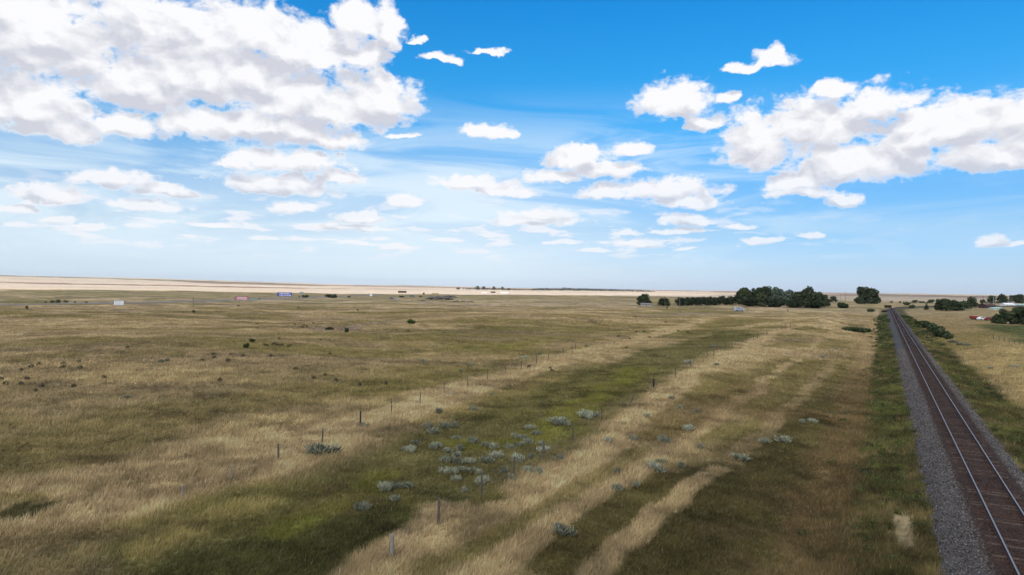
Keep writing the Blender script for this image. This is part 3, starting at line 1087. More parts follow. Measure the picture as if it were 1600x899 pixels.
def tree(name, p, h, w, label, cat='tree', group=None, cols=GR_DARK, kind='round', n=None, seed=None, trunk=True):
    rng = np.random.default_rng(seed if seed is not None else int(abs(p.x * 13 + p.y * 7 + h * 100)))
    root = empty(name, p, rng.uniform(0, 6.28), label, cat, group)
    lobes = []
    if kind == 'round':
        nl = 16
        for i in range(nl):
            a = rng.uniform(0, 6.28); q = rng.random() ** 0.5
            hz = rng.uniform(0.22, 0.88)
            env = math.sin(math.pi * min(1, max(0.05, (hz - 0.02) / 1.02)) ** 0.8) ** 0.6
            rad = 0.5 * w * env * 0.68 * q
            lr = w * rng.uniform(0.13, 0.22)
            lobes.append((rad * math.cos(a), rad * math.sin(a), h * hz, lr, lr, min(lr * 0.85, h * 0.18)))
        lobes.append((0, 0, h * 0.52, w * 0.33, w * 0.33, h * 0.36))
        for i in range(5):
            a = rng.uniform(0, 6.28)
            lobes.append((0.34 * w * math.cos(a), 0.34 * w * math.sin(a), h * 0.2, w * 0.17, w * 0.17, h * 0.17))
    elif kind == 'bush':
        for i in range(9):
            a = rng.uniform(0, 6.28); q = rng.random() ** 0.5 * 0.34 * w
            lr = w * rng.uniform(0.14, 0.24)
            lobes.append((q * math.cos(a), q * math.sin(a), h * rng.uniform(0.25, 0.66), lr, lr, h * rng.uniform(0.2, 0.34)))
        lobes.append((0, 0, h * 0.38, w * 0.36, w * 0.36, h * 0.38))
    elif kind == 'conifer':
        for i in range(8):
            k = i / 7.0
            lr = w * 0.5 * (1 - k * 0.86) * rng.uniform(0.85, 1.1)
            lobes.append((rng.normal() * 0.1, rng.normal() * 0.1, h * (0.14 + 0.82 * k), lr, lr, h * 0.09))
    n = n or 1300
    size = max(0.16, 0.055 * w) if kind != 'bush' else max(0.10, 0.06 * w)
    V, F, C = leaf_cloud(lobes, n, size, cols, rng)
    V[:, 2] = np.maximum(V[:, 2], 0.02)
    mesh_np('crown' if kind != 'bush' else 'foliage', V, F, MAT['leaf'], C, root)
    bm = bmesh.new()
    if kind == 'bush':
        for i in range(6):
            a = rng.uniform(0, 6.28)
            tube(bm, (0, 0, -0.1), (0.25 * w * math.cos(a), 0.25 * w * math.sin(a), h * 0.6), 0.02 * h + 0.01, 0.008, 5)
        obj('stem', bm, MAT['bark'], root)
    else:
        r0 = 0.028 * h + 0.05
        tube(bm, (0, 0, -0.2), (0.1, 0, h * 0.35), r0, r0 * 0.72, 8)
        tube(bm, (0.1, 0, h * 0.35), (0, 0.1, h * 0.8), r0 * 0.72, r0 * 0.2, 7)
        if kind == 'round':
            for i in range(6):
                a = rng.uniform(0, 6.28); z0 = h * rng.uniform(0.18, 0.5)
                tube(bm, (0, 0, z0), (0.33 * w * math.cos(a), 0.33 * w * math.sin(a), z0 + h * 0.26), r0 * 0.4, r0 * 0.1, 5)
        obj('trunk', bm, MAT['bark'], root)
    return root


def sage_proto(seed, nbl=520):
    rng = np.random.default_rng(seed)
    k = 7
    cx = rng.normal(0, 0.28, k); cy = rng.normal(0, 0.28, k)
    i = rng.integers(0, k, nbl)
    a = rng.uniform(0, 6.28, nbl); tilt = rng.uniform(0.05, 1.0, nbl)
    L = rng.uniform(0.35, 0.78, nbl)
    bx_ = cx[i] + rng.normal(0, 0.05, nbl); by = cy[i] + rng.normal(0, 0.05, nbl)
    st = rng.random(nbl) * 0.75
    dx, dy, dz = np.cos(a) * np.sin(tilt), np.sin(a) * np.sin(tilt), np.cos(tilt)
    p0 = np.stack([bx_ + dx * L * st, by + dy * L * st, dz * L * st + 0.02], -1)
    p1 = np.stack([bx_ + dx * L, by + dy * L, dz * L + 0.03], -1)
    w = rng.uniform(0.022, 0.05, nbl)[:, None]
    side = rng.normal(size=(nbl, 3)); side /= np.linalg.norm(side, axis=1)[:, None]
    midp = (p0 + p1) / 2
    V = np.stack([p0, midp + side * w, p1, midp - side * w], 1).reshape(-1, 3)
    F = np.arange(nbl * 4).reshape(-1, 4)
    c = np.array((0.23, 0.235, 0.165)) * (0.72 + 0.14 * (seed % 5)) * rng.uniform(0.45, 1.45, nbl)[:, None] * (0.8 + 0.4 * rng.random(k))[i][:, None]
    return V, F, np.repeat(c, 4, 0)


SAGE = [(878, 838, 40), (1037, 693, 26), (1158, 720, 26), (873, 664, 34), (917, 654, 24), (500, 714, 44), (568, 671, 15), (965, 772, 18), (1025, 740, 32),
        (600, 768, 18), (615, 767, 18), (633, 766, 18), (1195, 694, 20), (1222, 692, 24), (1075, 674, 18)]
_c4 = [(450, 290), (430, 325), (405, 320), (550, 300), (530, 315), (600, 330), (610, 372), (590, 375), (640, 350), (650, 385), (665, 420), (600, 432), (700, 378), (655, 320), (640, 268), (720, 285),
       (780, 305), (815, 312), (830, 352), (770, 368), (800, 378), (915, 255), (950, 268), (975, 292), (930, 305), (890, 318), (1020, 243), (1040, 293), (1050, 325),
       (990, 352), (925, 372), (1130, 365), (1120, 200), (1160, 205), (720, 432), (640, 462), (680, 515), (740, 430), (760, 472), (510, 213), (530, 238), (590, 212), (630, 208), (190, 600),
       (218, 597), (350, 560), (980, 428), (1030, 432), (720, 128), (560, 145), (870, 430), (900, 470), (985, 215)]
_c3 = [(160, 168), (205, 330), (300, 390), (380, 300), (425, 285), (520, 297), (350, 48), (105, 42), (1180, 68), (1130, 75), (620, 205), (285, 165)]
SAGE2 = [(500 + a / 3.007, 600 + b / 3.007, 11 + (a * 7 + b) % 9) for a, b in _c4]
SAGE3 = [(900 + a / 3.2, 640 + b / 3.2, 10 + (a * 3 + b) % 7) for a, b in _c3]
SAGE_FAR = [(818, 562, 14), (842, 556, 10), (735, 574, 10), (720, 582, 9), (660, 566, 9), (1075, 568, 12), (1115, 543, 10), (1120, 572, 8), (705, 618, 9), (768, 620, 6), (740, 643, 12),
            (916, 543, 9), (1050, 625, 10), (1062, 640, 9), (1090, 648, 8), (250, 568, 9), (262, 566, 8), (200, 624, 12), (1285, 560, 8), (1300, 548, 7), (1548, 577, 10), (1585, 575, 10), (1500, 520 + 20, 14), (1512, 541, 12), (1488, 537, 12)]


def sagebrush():
    protos = []
    for i in range(5):
        V, F, C = sage_proto(50 + i)
        protos.append((V, F, C))
    datas = []
    made = 0
    first = {}

    def put(u, v, wpx, label, group):
        nonlocal made
        p = at(u, v)
        w = wpx * pxm(p)
        i = made % 5
        if i not in first:
            o = mesh_np('sagebrush', *protos[i][:2], MAT['sage'], protos[i][2])
            first[i] = o
        else:
            o = first[i].copy(); COL.objects.link(o)
        o.location = p - Vector((0, 0, 0.03))
        o.rotation_euler = (0, 0, random.uniform(0, 6.28))
        k = w / 1.25
        o.scale = (k, k * random.uniform(0.7, 1.1), min(max(k * 0.9, 0.75), 1.15) * random.uniform(0.75, 1.1))
        tag(o, label, 'sagebrush', group)
        made += 1
    names = ['large silvery sagebrush standing alone in dark grass at the bottom of the field', 'round silvery sagebrush beside the thin dirt trail',
             'silvery sagebrush at the upper tip of the short tan strip', 'broad blue-grey sagebrush in bright green grass above the scattered patch',
             'blue-grey sagebrush right of the broad one, near the leaning fence post', 'wide dull grey sagebrush touching the lower edge of the left fence strip',
             'small sagebrush growing against a dark post of the left fence', 'small pale sagebrush below the dirt trail, left of the broad blue-grey cluster',
             'broad blue-grey sagebrush cluster just below the dirt trail', 'left sagebrush of the short row of three in dark grass',
             'middle sagebrush of the short row of three in dark grass', 'right sagebrush of the short row of three in dark grass',
             'smaller left one of two faint sagebrush in brown grass near the railway', 'larger right one of two faint sagebrush in brown grass near the railway',
             'low sagebrush on the thin dirt trail right above the round one']
    for (u, v, w), nme in zip(SAGE, names):
        put(u, v, w, nme, 'sagebrush clumps')
    for i, (u, v, w) in enumerate(sorted(SAGE2)):
        put(u, v, w, 'pale sagebrush in the scattered patch between the two fences, %s from its left' % ordn(i), 'sagebrush scattered between the fences')
    for i, (u, v, w) in enumerate(sorted(SAGE3)):
        put(u, v, w, 'small faded sagebrush beside the dirt trail, %s of its kind from the left' % ordn(i), 'sagebrush beside the trail')
    for i, (u, v, w) in enumerate(sorted(SAGE_FAR)):
        put(u, v, w, 'distant low grey sagebrush on the open plain, %s from the left' % ordn(i), 'distant sagebrush')


_cl = [(155, 400), (315, 405), (400, 408), (135, 465), (105, 490), (210, 502), (180, 526), (370, 502), (1010, 372), (1070, 357), (1215, 349), (1355, 350), (1140, 370),
       (1100, 470), (105, 422), (30, 488), (520, 457), (1155, 342), (1475, 190), (640, 305), (1070, 340), (395, 380), (315, 390), (1480, 415), (1520, 190), (1385, 292), (1330, 295),
       (1440, 300), (5, 468), (195, 392)]
TUFTS = [(a / 3.2, 450 + b / 3.2, 9 - 3 * (b < 260)) for a, b in _cl] + \
        [(400 + a / 3.2, 500 + b / 3.2, 8) for a, b in [(650, 328), (195, 255), (72, 188), (1365, 242), (1470, 250), (1480, 262), (290, 300), (345, 285), (130, 132), (90, 128), (370, 177), (50, 135), (400, 312), (520, 332), (760, 62), (940, 70), (230, 42)]] + \
        [(800 + a / 5.33, 420 + b / 5.33, 6) for a, b in [(1035, 530), (1100, 530), (1130, 550), (1145, 580), (850, 628), (885, 570), (1465, 535), (1385, 525), (955, 670), (1280, 452), (1025, 408), (980, 592)]] + \
        [(300 + a / 5.33, 420 + b / 5.33, 5) for a, b in [(905, 435), (915, 495), (955, 490), (855, 465), (1010, 460), (725, 590), (820, 650), (690, 640), (1070, 605), (385, 315), (885, 327), (540, 468)]] + \
        [(1340 + i * 6 % 40, 560 + i * 23, 13) for i in range(0)]


def railside_weeds():
    rng = np.random.default_rng(77)
    Vs, Fs, Cs = [], [], []
    k = 0
    for i in range(900):
        s = 18 + (rng.random() ** 1.5) * 380
        if rng.random() < 0.55:
            t = -rng.uniform(3.2, 6.9) if rng.random() < 0.85 else -rng.uniform(6.5, 9)
        else:
            t = rng.uniform(2.9, 7.5)
        if fbm(np.array([s / 9.0]), np.array([t / 2.0]), 71, 3)[0] < 0.44:
            continue
        p = rail_pt(float(s), float(t))
        z = gz(p.x, p.y)
        w = rng.uniform(0.18, 0.5) * (1 + s / 260); h = rng.uniform(0.12, 0.36) * (1 + s / 400)
        col = [(0.040, 0.052, 0.018), (0.055, 0.075, 0.022), (0.10, 0.125, 0.035), (0.075, 0.085, 0.04), (0.11, 0.08, 0.05)][rng.choice(5, p=[.34, .3, .18, .1, .08])]
        V, F, C = leaf_cloud([(p.x, p.y, z + h * 0.6, w, w, h), (p.x + rng.normal() * w * 0.6, p.y + rng.normal() * w * 0.6, z + h * 0.4, w * 0.7, w * 0.7, h * 0.8)],
                             70, 0.05 * (1 + s / 120), [col], rng, 0.5)
        V[:, 2] = np.maximum(V[:, 2], z + 0.01)
        Vs.append(V); Fs.append(F + k); Cs.append(C); k += len(V)
    o = mesh_np('railside_weeds', np.concatenate(Vs), np.concatenate(Fs), MAT['leaf'], np.concatenate(Cs))
    tag(o, 'leafy green weeds crowding both edges of the ballast', 'weeds', kind='stuff')


def tufts():
    protos = []
    for i in range(4):
        rng = np.random.default_rng(300 + i)
        V, F, C = leaf_cloud([(0, 0, 0.12, 0.5, 0.5, 0.2), (0.3, 0.1, 0.1, 0.3, 0.3, 0.15), (-0.3, -0.1, 0.1, 0.35, 0.3, 0.2)], 130, 0.09,
                             [(0.085, 0.070, 0.045), (0.11, 0.09, 0.055), (0.065, 0.062, 0.035)], rng)
        V[:, 2] = np.maximum(V[:, 2], 0)
        protos.append(mesh_np('weed_tuft', V, F, MAT['leaf'], C))
    for i, (u, v, w) in enumerate(sorted(TUFTS)):
        o = protos[i] if i < 4 else protos[i % 4].copy()
        if i >= 4:
            COL.objects.link(o)
        p = at(u, v)
        k = w * pxm(p) / 1.3
        o.location = p
        o.rotation_euler = (0, 0, random.uniform(0, 6.28))
        o.scale = (k, k, max(k * 1.6, 1.5))
        tag(o, 'low dark brown weed tuft on the dry plain, %s from the left' % ordn(i), 'weed tuft', 'dark weed tufts on the plain')


def fence(name_label, pts, h, thick, group=None, wires=3):
    P = [at(u, v) for u, v in pts]
    root = empty('wire_fence', P[0], 0, name_label, 'fence', group)
    tops = []
    for i, p in enumerate(P):
        hh = h * random.uniform(0.88, 1.12)
        th = thick * random.uniform(0.75, 1.3)
        lx, ly = random.uniform(-0.05, 0.05), random.uniform(-0.04, 0.04)
        m = MAT['wood']
        lab = None
        spec = SPECIAL.get(pts[i])
        if spec:
            hh, th, lx, m, lab = spec
        bm = bmesh.new()
        q = p - root.location
        tube(bm, q - Vector((0, 0, 0.25)), q + Vector((lx * hh, ly * hh, hh)), th, th * 0.88, 8)
        tube(bm, q + Vector((lx * hh, ly * hh, hh)), q + Vector((lx * hh, ly * hh, hh + th * 0.35)), th * 0.88, th * 0.5, 8)
        o = obj('post', bm, m, root)
        if lab:
            o['label'] = lab
        tops.append((q, lx, ly, hh))
    for k in range(wires):
        bm = bmesh.new()
        for (a, b) in zip(tops[:-1], tops[1:]):
            f = (0.38, 0.63, 0.88)[k]
            pa = a[0] + Vector((a[1] * a[3] * f, a[2] * a[3] * f, min(a[3], h) * f)); pb = b[0] + Vector((b[1] * b[3] * f, b[2] * b[3] * f, min(b[3], h) * f))
            mid = (pa + pb) / 2 - Vector((0, 0, 0.03))
            tube(bm, pa, mid, 0.005, 0.005, 4, False); tube(bm, mid, pb, 0.005, 0.005, 4, False)
        obj('wire', bm, MAT['wire'], root)
    return root


SPECIAL = {
    (285, 782): (0.75, 0.05, 0.0, MAT['greywood'], 'short pale stub post'),
    (563, 669): (1.35, 0.07, 0.0, MAT['black'], 'thick dark post with sagebrush at its foot'),
    (981, 637): (1.3, 0.055, 0.45, MAT['wood'], 'post leaning over to one side'),
    (1021, 609): (1.2, 0.12, 0.0, MAT['black'], 'thick black post'),
    (612, 876): (0.95, 0.09, 0.0, MAT['greywood'], 'thick weathered grey post'),
    (849, 722): (1.25, 0.07, 0.0, MAT['wood'], 'dark post beside the sagebrush patch'),
    (1081, 575): (1.15, 0.07, -0.2, MAT['wood'], None),
    (362, 752): (0.9, 0.045, 0.0, MAT['greywood'], None),
}


def billboard(u, v, wpx, hpx, gap, m, label, letter=None, cat='billboard', name='billboard', dist=None, yaw=0.0, rows=2, thick=0.25):
    p = at(u, v, dist)
    k = pxm(p)
    w, h, g = wpx * k, hpx * k, gap * k
    root = empty(name, p, math.atan2(-p.x, p.y) * -1 * -1 + yaw, label, cat)
    bm = bmesh.new()
    bx(bm, 0, 0, g + h / 2, w, thick, h, bev=0.04)
    obj('panel', bm, m, root)
    bm = bmesh.new()
    for e in (-1, 1):
        bx(bm, 0, -thick / 2 - 0.03, g + h / 2 + e * (h / 2 - 0.06), w, 0.06, 0.12)
        bx(bm, e * (w / 2 - 0.06), -thick / 2 - 0.035, g + h / 2, 0.12, 0.06, h - 0.24)
    obj('frame', bm, MAT['greywood'], root)
    for e in (-0.36, 0, 0.36):
        bm = bmesh.new()
        bx(bm, e * w, thick / 2 + 0.12, (g + h * 0.9) / 2 - 0.2, 0.2, 0.2, g + h * 0.9 + 0.4)
        obj('post', bm, MAT['greywood'], root)
    if letter:
        rng = random.Random(int(u))
        bm = bmesh.new()
        for r in range(rows):
            z = g + h * (0.70 - 0.42 * r)
            x = -w * 0.36
            while x < w * 0.36:
                lw = rng.uniform(0.04, 0.10) * w
                bx(bm, x + lw / 2, -thick / 2 - 0.012, z, lw, 0.02, h * rng.uniform(0.15, 0.26))
                x += lw + 0.028 * w
        obj('lettering', bm, letter, root)
    return root


def car(u, v, length, m, label, yaw=0.0, dist=None, name='parked_car', cat='car', tall=1.0, van=False):
    p = at(u, v, dist)
    root = empty(name, p, yaw, label, cat)
    L = length; hh = 1.45 * tall
    bm = bmesh.new()
    a = L / 2
    if van:
        prof = [(-a, 0.35), (a, 0.35), (a, 0.95), (a * 0.78, 1.1), (a * 0.6, hh * 1.25), (-a * 0.96, hh * 1.3), (-a, hh * 0.8)]
    else:
        prof = [(-a, 0.35), (a, 0.35), (a, 0.75), (a * 0.55, 0.92), (a * 0.22, hh), (-a * 0.5, hh), (-a * 0.8, 0.98), (-a, 0.9)]
    A = [bm.verts.new((x, -0.88, z)) for x, z in prof]; B = [bm.verts.new((x, 0.88, z)) for x, z in prof]
    for i in range(len(prof)):
        j = (i + 1) % len(prof)
        bm.faces.new((A[i], A[j], B[j], B[i]))
    bm.faces.new(A[::-1]); bm.faces.new(B)
    obj('body', bm, m, root)
    if name == 'camper_van':
        bm = bmesh.new()
        for sy in (-1, 1):
            bx(bm, -a * 0.12, sy * 0.885, 0.75, a * 1.66, 0.03, 0.55)
        obj('blue_band', bm, MAT['blue'], root)
    for sx in (-0.62, 0.62):
        for sy in (-0.8, 0.8):
            bm = bmesh.new()
            tube(bm, (sx * a, sy - 0.11, 0.33), (sx * a, sy + 0.11, 0.33), 0.33, 0.33, 14)
            obj('wheel', bm, MAT['tyre'], root)
    for sy in (-1, 1):
        bm = bmesh.new()
        if van:
            bx(bm, a * 0.45, sy * 0.885, hh * 0.95, a * 0.35, 0.02, 0.42)
            bx(bm, -a * 0.35, sy * 0.885, hh * 0.95, a * 0.9, 0.02, 0.42)
        else:
            bx(bm, a * 0.02, sy * 0.885, hh * 0.83, a * 0.45, 0.02, 0.32)
            bx(bm, -a * 0.42, sy * 0.885, hh * 0.83, a * 0.32, 0.02, 0.32)
        obj('window', bm, MAT['glass'], root)
    return root


def house(u, v, wpx, wallpx, roofpx, wall, roof, label, depth=8.0, name='house', cat='house', yaw=0.0, dist=None, chimney=False, doors=True):
    p = at(u, v, dist)
    k = pxm(p)
    w, h, rh = wpx * k, wallpx * k, roofpx * k
    root = empty(name, p, yaw, label, cat)
    bm = bmesh.new()
    bx(bm, 0, 0, h / 2 - 0.2, w, depth, h + 0.4)
    obj('wall', bm, wall, root)
    bm = bmesh.new()
    e = 0.45
    pts = [(-depth / 2 - e, h - 0.12), (-depth / 2 - e, h + 0.1), (0, h + rh), (depth / 2 + e, h + 0.1), (depth / 2 + e, h - 0.12), (0, h + rh - 0.25)]
    A = [bm.verts.new((-w / 2 - e, y, z)) for y, z in pts]; B = [bm.verts.new((w / 2 + e, y, z)) for y, z in pts]
    for i in range(6):
        j = (i + 1) % 6
        bm.faces.new((A[i], A[j], B[j], B[i]))
    for (i, j, k2, l) in ((0, 1, 2, 5), (5, 2, 3, 4)):
        bm.faces.new((A[i], A[j], A[k2], A[l])); bm.faces.new((B[i], B[j], B[k2], B[l]))
    rf = obj('roof', bm, roof, root)
    bm = bmesh.new()
    for sx in (-1, 1):
        g = [bm.verts.new((sx * w / 2 * 0.995, y, z)) for y, z in ((-depth / 2, h), (depth / 2, h), (0, h + rh - 0.26))]
        g2 = [bm.verts.new((sx * (w / 2 - 0.15), y, z)) for y, z in ((-depth / 2, h), (depth / 2, h), (0, h + rh - 0.26))]
        bm.faces.new(g); bm.faces.new(g2)
        for i in range(3):
            bm.faces.new((g[i], g[(i + 1) % 3], g2[(i + 1) % 3], g2[i]))
    obj('gable', bm, wall, root)
    if chimney:
        bm = bmesh.new(); bx(bm, w * 0.2, 0.5, h + rh, 0.6, 0.6, 1.2); obj('chimney', bm, MAT['concrete'], rf)
    if doors:
        for sx in (-0.32, 0.22):
            bm = bmesh.new(); bx(bm, sx * w, -depth / 2 - 0.02, h * 0.55, min(1.3, w * 0.14), 0.06, h * 0.34); obj('window', bm, MAT['glass'], root)
        bm = bmesh.new(); bx(bm, -0.03 * w, -depth / 2 - 0.025, h * 0.40, min(1.0, w * 0.12), 0.06, h * 0.78); obj('door', bm, MAT['darkwall'], root)
    return root


def pole(u, v, hpx, label, rad=0.14, m=None, arm=True, dist=None, name='utility_pole', cat='utility pole'):
    p = at(u, v, dist)
    h = hpx * pxm(p)
    root = empty(name, p, 0.3, label, cat)
    bm = bmesh.new(); tube(bm, (0, 0, -0.5), (0, 0, h), rad, rad * 0.7, 8); obj('pole', bm, m or MAT['wood'], root)
    if arm:
        bm = bmesh.new(); bx(bm, 0, 0, h - 0.55, 2.2, 0.12, 0.12); obj('crossarm', bm, MAT['wood'], root)
        for x in (-0.95, 0, 0.95):
            bm = bmesh.new(); tube(bm, (x, 0, h - 0.49 if x else h), (x, 0, h - 0.3 if x else h + 0.2), 0.05, 0.04, 6); obj('insulator', bm, MAT['concrete'], root)
    return root


def rock_pile(u, v, wpx, hpx, label, dark=False):
    p = at(u, v)
    k = pxm(p); w = wpx * k; h = hpx * k
    bm = bmesh.new()
    rng = random.Random(int(u * 7))
    for i in range(34):
        f = rng.uniform(-1, 1)
        env = (1 - f * f) ** 0.7
        s = rng.uniform(0.35, 0.9) * h * 0.5
        c = Vector((f * w / 2, rng.uniform(-1, 1) * w * 0.10, env * h * rng.uniform(0.1, 0.75) - s * 0.2))
        g = bmesh.ops.create_icosphere(bm, subdivisions=1, radius=s, matrix=Matrix.Translation(c) @ Matrix.Diagonal((rng.uniform(1, 2.2), rng.uniform(0.8, 1.4), rng.uniform(0.6, 1), 1)))
        for vv in g['verts']:
            vv.co += Vector([rng.uniform(-1, 1) * s * 0.22 for _ in range(3)])
    o = obj('rock_pile', bm, MAT['rock'])
    o.location = p
    return tag(o, label, 'rock pile')


def highway():
    pts = [Vector((x, y, 0)) for x, y in HWY]
    # resample
    out = []
    for a, b in zip(pts[:-1], pts[1:]):
        n = max(2, int((b - a).length / 12))
        for i in range(n):
            out.append(a + (b - a) * i / n)
    out.append(pts[-1])
    for name, half, dz, m, off in (('highway', 5.2, 0.06, MAT['asphalt'], 0), ('road_line', 0.12, 0.068, MAT['signtan'], 0), ('road_edge_line', 0.1, 0.068, MAT['white'], 4.2), ('road_edge_line', 0.1, 0.068, MAT['white'], -4.2)):
        bm = bmesh.new()
        prev = None
        for i, p in enumerate(out):
            d = (out[min(i + 1, len(out) - 1)] - out[max(i - 1, 0)]).normalized()
            nrm = Vector((-d.y, d.x, 0))
            c = p + nrm * off
            r = [bm.verts.new((c.x + nrm.x * half * e, c.y + nrm.y * half * e, HWY_Z + dz)) for e in (-1, 1)]
            if prev:
                bm.faces.new((prev[0], prev[1], r[1], r[0]))
            prev = r
        o = obj(name, bm, m)
        tag(o, kind='structure')


def far_wood():
    rng = np.random.default_rng(5)
    Vs, Fs, Cs = [], [], []
    k = 0
    prof = [(838, 4), (860, 4.6), (900, 4.6), (930, 4.2), (960, 3.4), (990, 2.6), (1015, 2.2), (1022, 1.4)]
    lobes = []
    for u in np.arange(724, 1023, 1.5):
        hp = float(np.interp(u, [724, 740, 830, 838, 860, 900, 930, 960, 990, 1015, 1022], [1.2, 2.2, 2.6, 4, 4.6, 4.6, 4.2, 3.4, 2.6, 2.2, 1.2]))
        p = at(float(u), 450, 3300 + 200 * rng.random())
        h = hp * pxm(p) * rng.uniform(0.85, 1.12)
        lobes.append((p.x, p.y, p.z + h * 0.45, 4.5, 5, h * 0.52))
    V, F, C = leaf_cloud(lobes, 9000, 1.5, [(0.035, 0.05, 0.035), (0.05, 0.062, 0.045)], rng)
    o = mesh_np('far_wood', V, F, MAT['leaf'], C)
    tag(o, 'long dark line of trees on the middle of the horizon', 'wood', kind='stuff')


def shade_cloud():
    """unseen cloud bank over and behind the camera, its outline shaped to shade the near plain"""
    ex = [-6000, -1500, -505, -411, -222, 0, 319, 620, 1300, 2200, 6000]
    ey = [560, 600, 690, 870, 990, 1110, 1380, 1800, 2800, 3400, 3600]  # wanted shadow edge on the plain; the unseen cloud's outline follows it
    Zc = 1500.0
    off = sv * (Zc / sv.z)
    nx, ny = 130, 60
    xs = np.linspace(-4200, 4200, nx)
    V, top, bot = [], [], []
    U = np.linspace(0, 1, ny)
    G = np.zeros((nx, ny, 3)); Tp = np.zeros((nx, ny, 3))
    for i, x in enumerate(xs):
        y1 = float(np.interp(x, ex, ey)) + 160 * (float(fbm(np.array([x / 420.0]), np.array([3.3]), 401, 4)[0]) - 0.5)
        y0 = -1900.0
        y = y0 + (y1 - y0) * U
        edge = np.minimum(1, np.minimum(U, 1 - U) * 9) * min(1, min(i, nx - 1 - i) / 8.0)
        edge = np.sqrt(np.clip(edge, 0, 1))
        xx = np.full(ny, x)
        lump = fbm(xx / 500, y / 500, 411, 4)
        G[i] = np.stack([xx + off.x, y + off.y, Zc - edge * 40 * fbm(xx / 300, y / 300, 421, 3)], -1)
        Tp[i] = np.stack([xx + off.x, y + off.y, Zc + edge * (160 + 520 * lump)], -1)
    verts = np.concatenate([G.reshape(-1, 3), Tp.reshape(-1, 3)])
    F = []
    n = nx * ny
    for i in range(nx - 1):
        for j in range(ny - 1):
            a, b, c, d = i * ny + j, (i + 1) * ny + j, (i + 1) * ny + j + 1, i * ny + j + 1
            F.append((a, d, c, b)); F.append((n + a, n + b, n + c, n + d))
    m = bpy.data.materials.new('cloud_vapour')
    m.use_nodes = True
    nt = m.node_tree
    nt.nodes.remove(nt.nodes['Principled BSDF'])
    tr = nt.nodes.new('ShaderNodeBsdfTransparent')
    tl = nt.nodes.new('ShaderNodeBsdfTranslucent'); tl.inputs[0].default_value = (0.95, 0.95, 0.96, 1)
    mx = nt.nodes.new('ShaderNodeMixShader'); mx.inputs[0].default_value = 1 - CLOUD_T
    link(nt, tr.outputs[0], mx.inputs[1]); link(nt, tl.outputs[0], mx.inputs[2]); link(nt, mx.outputs[0], nt.nodes['Material Output'].inputs[0])
    o = mesh_np('shade_cloud_bank', verts, np.array(F), m, smooth=True)
    tag(o, 'large unseen cloud shaped so that its shadow covers the near plain', 'cloud', kind='stuff')


def haze():
    bm = bmesh.new()
    bx(bm, 0, 3000, 55, 34000, 34000, 230)
    m = bpy.data.materials.new('thin_haze')
    m.use_nodes = True
    nt = m.node_tree
    nt.nodes.remove(nt.nodes['Principled BSDF'])
    v = nt.nodes.new('ShaderNodeVolumePrincipled')
    v.inputs['Color'].default_value = (0.82, 0.9, 1.0, 1)
    v.inputs['Density'].default_value = HAZE
    link(nt, v.outputs[0], nt.nodes['Material Output'].inputs[1])
    o = obj('haze', bm, m)
    tag(o, 'thin pale haze lying over the far land', 'haze', kind='stuff')


CLOUD_T = 0.67
HAZE = 2.5e-5


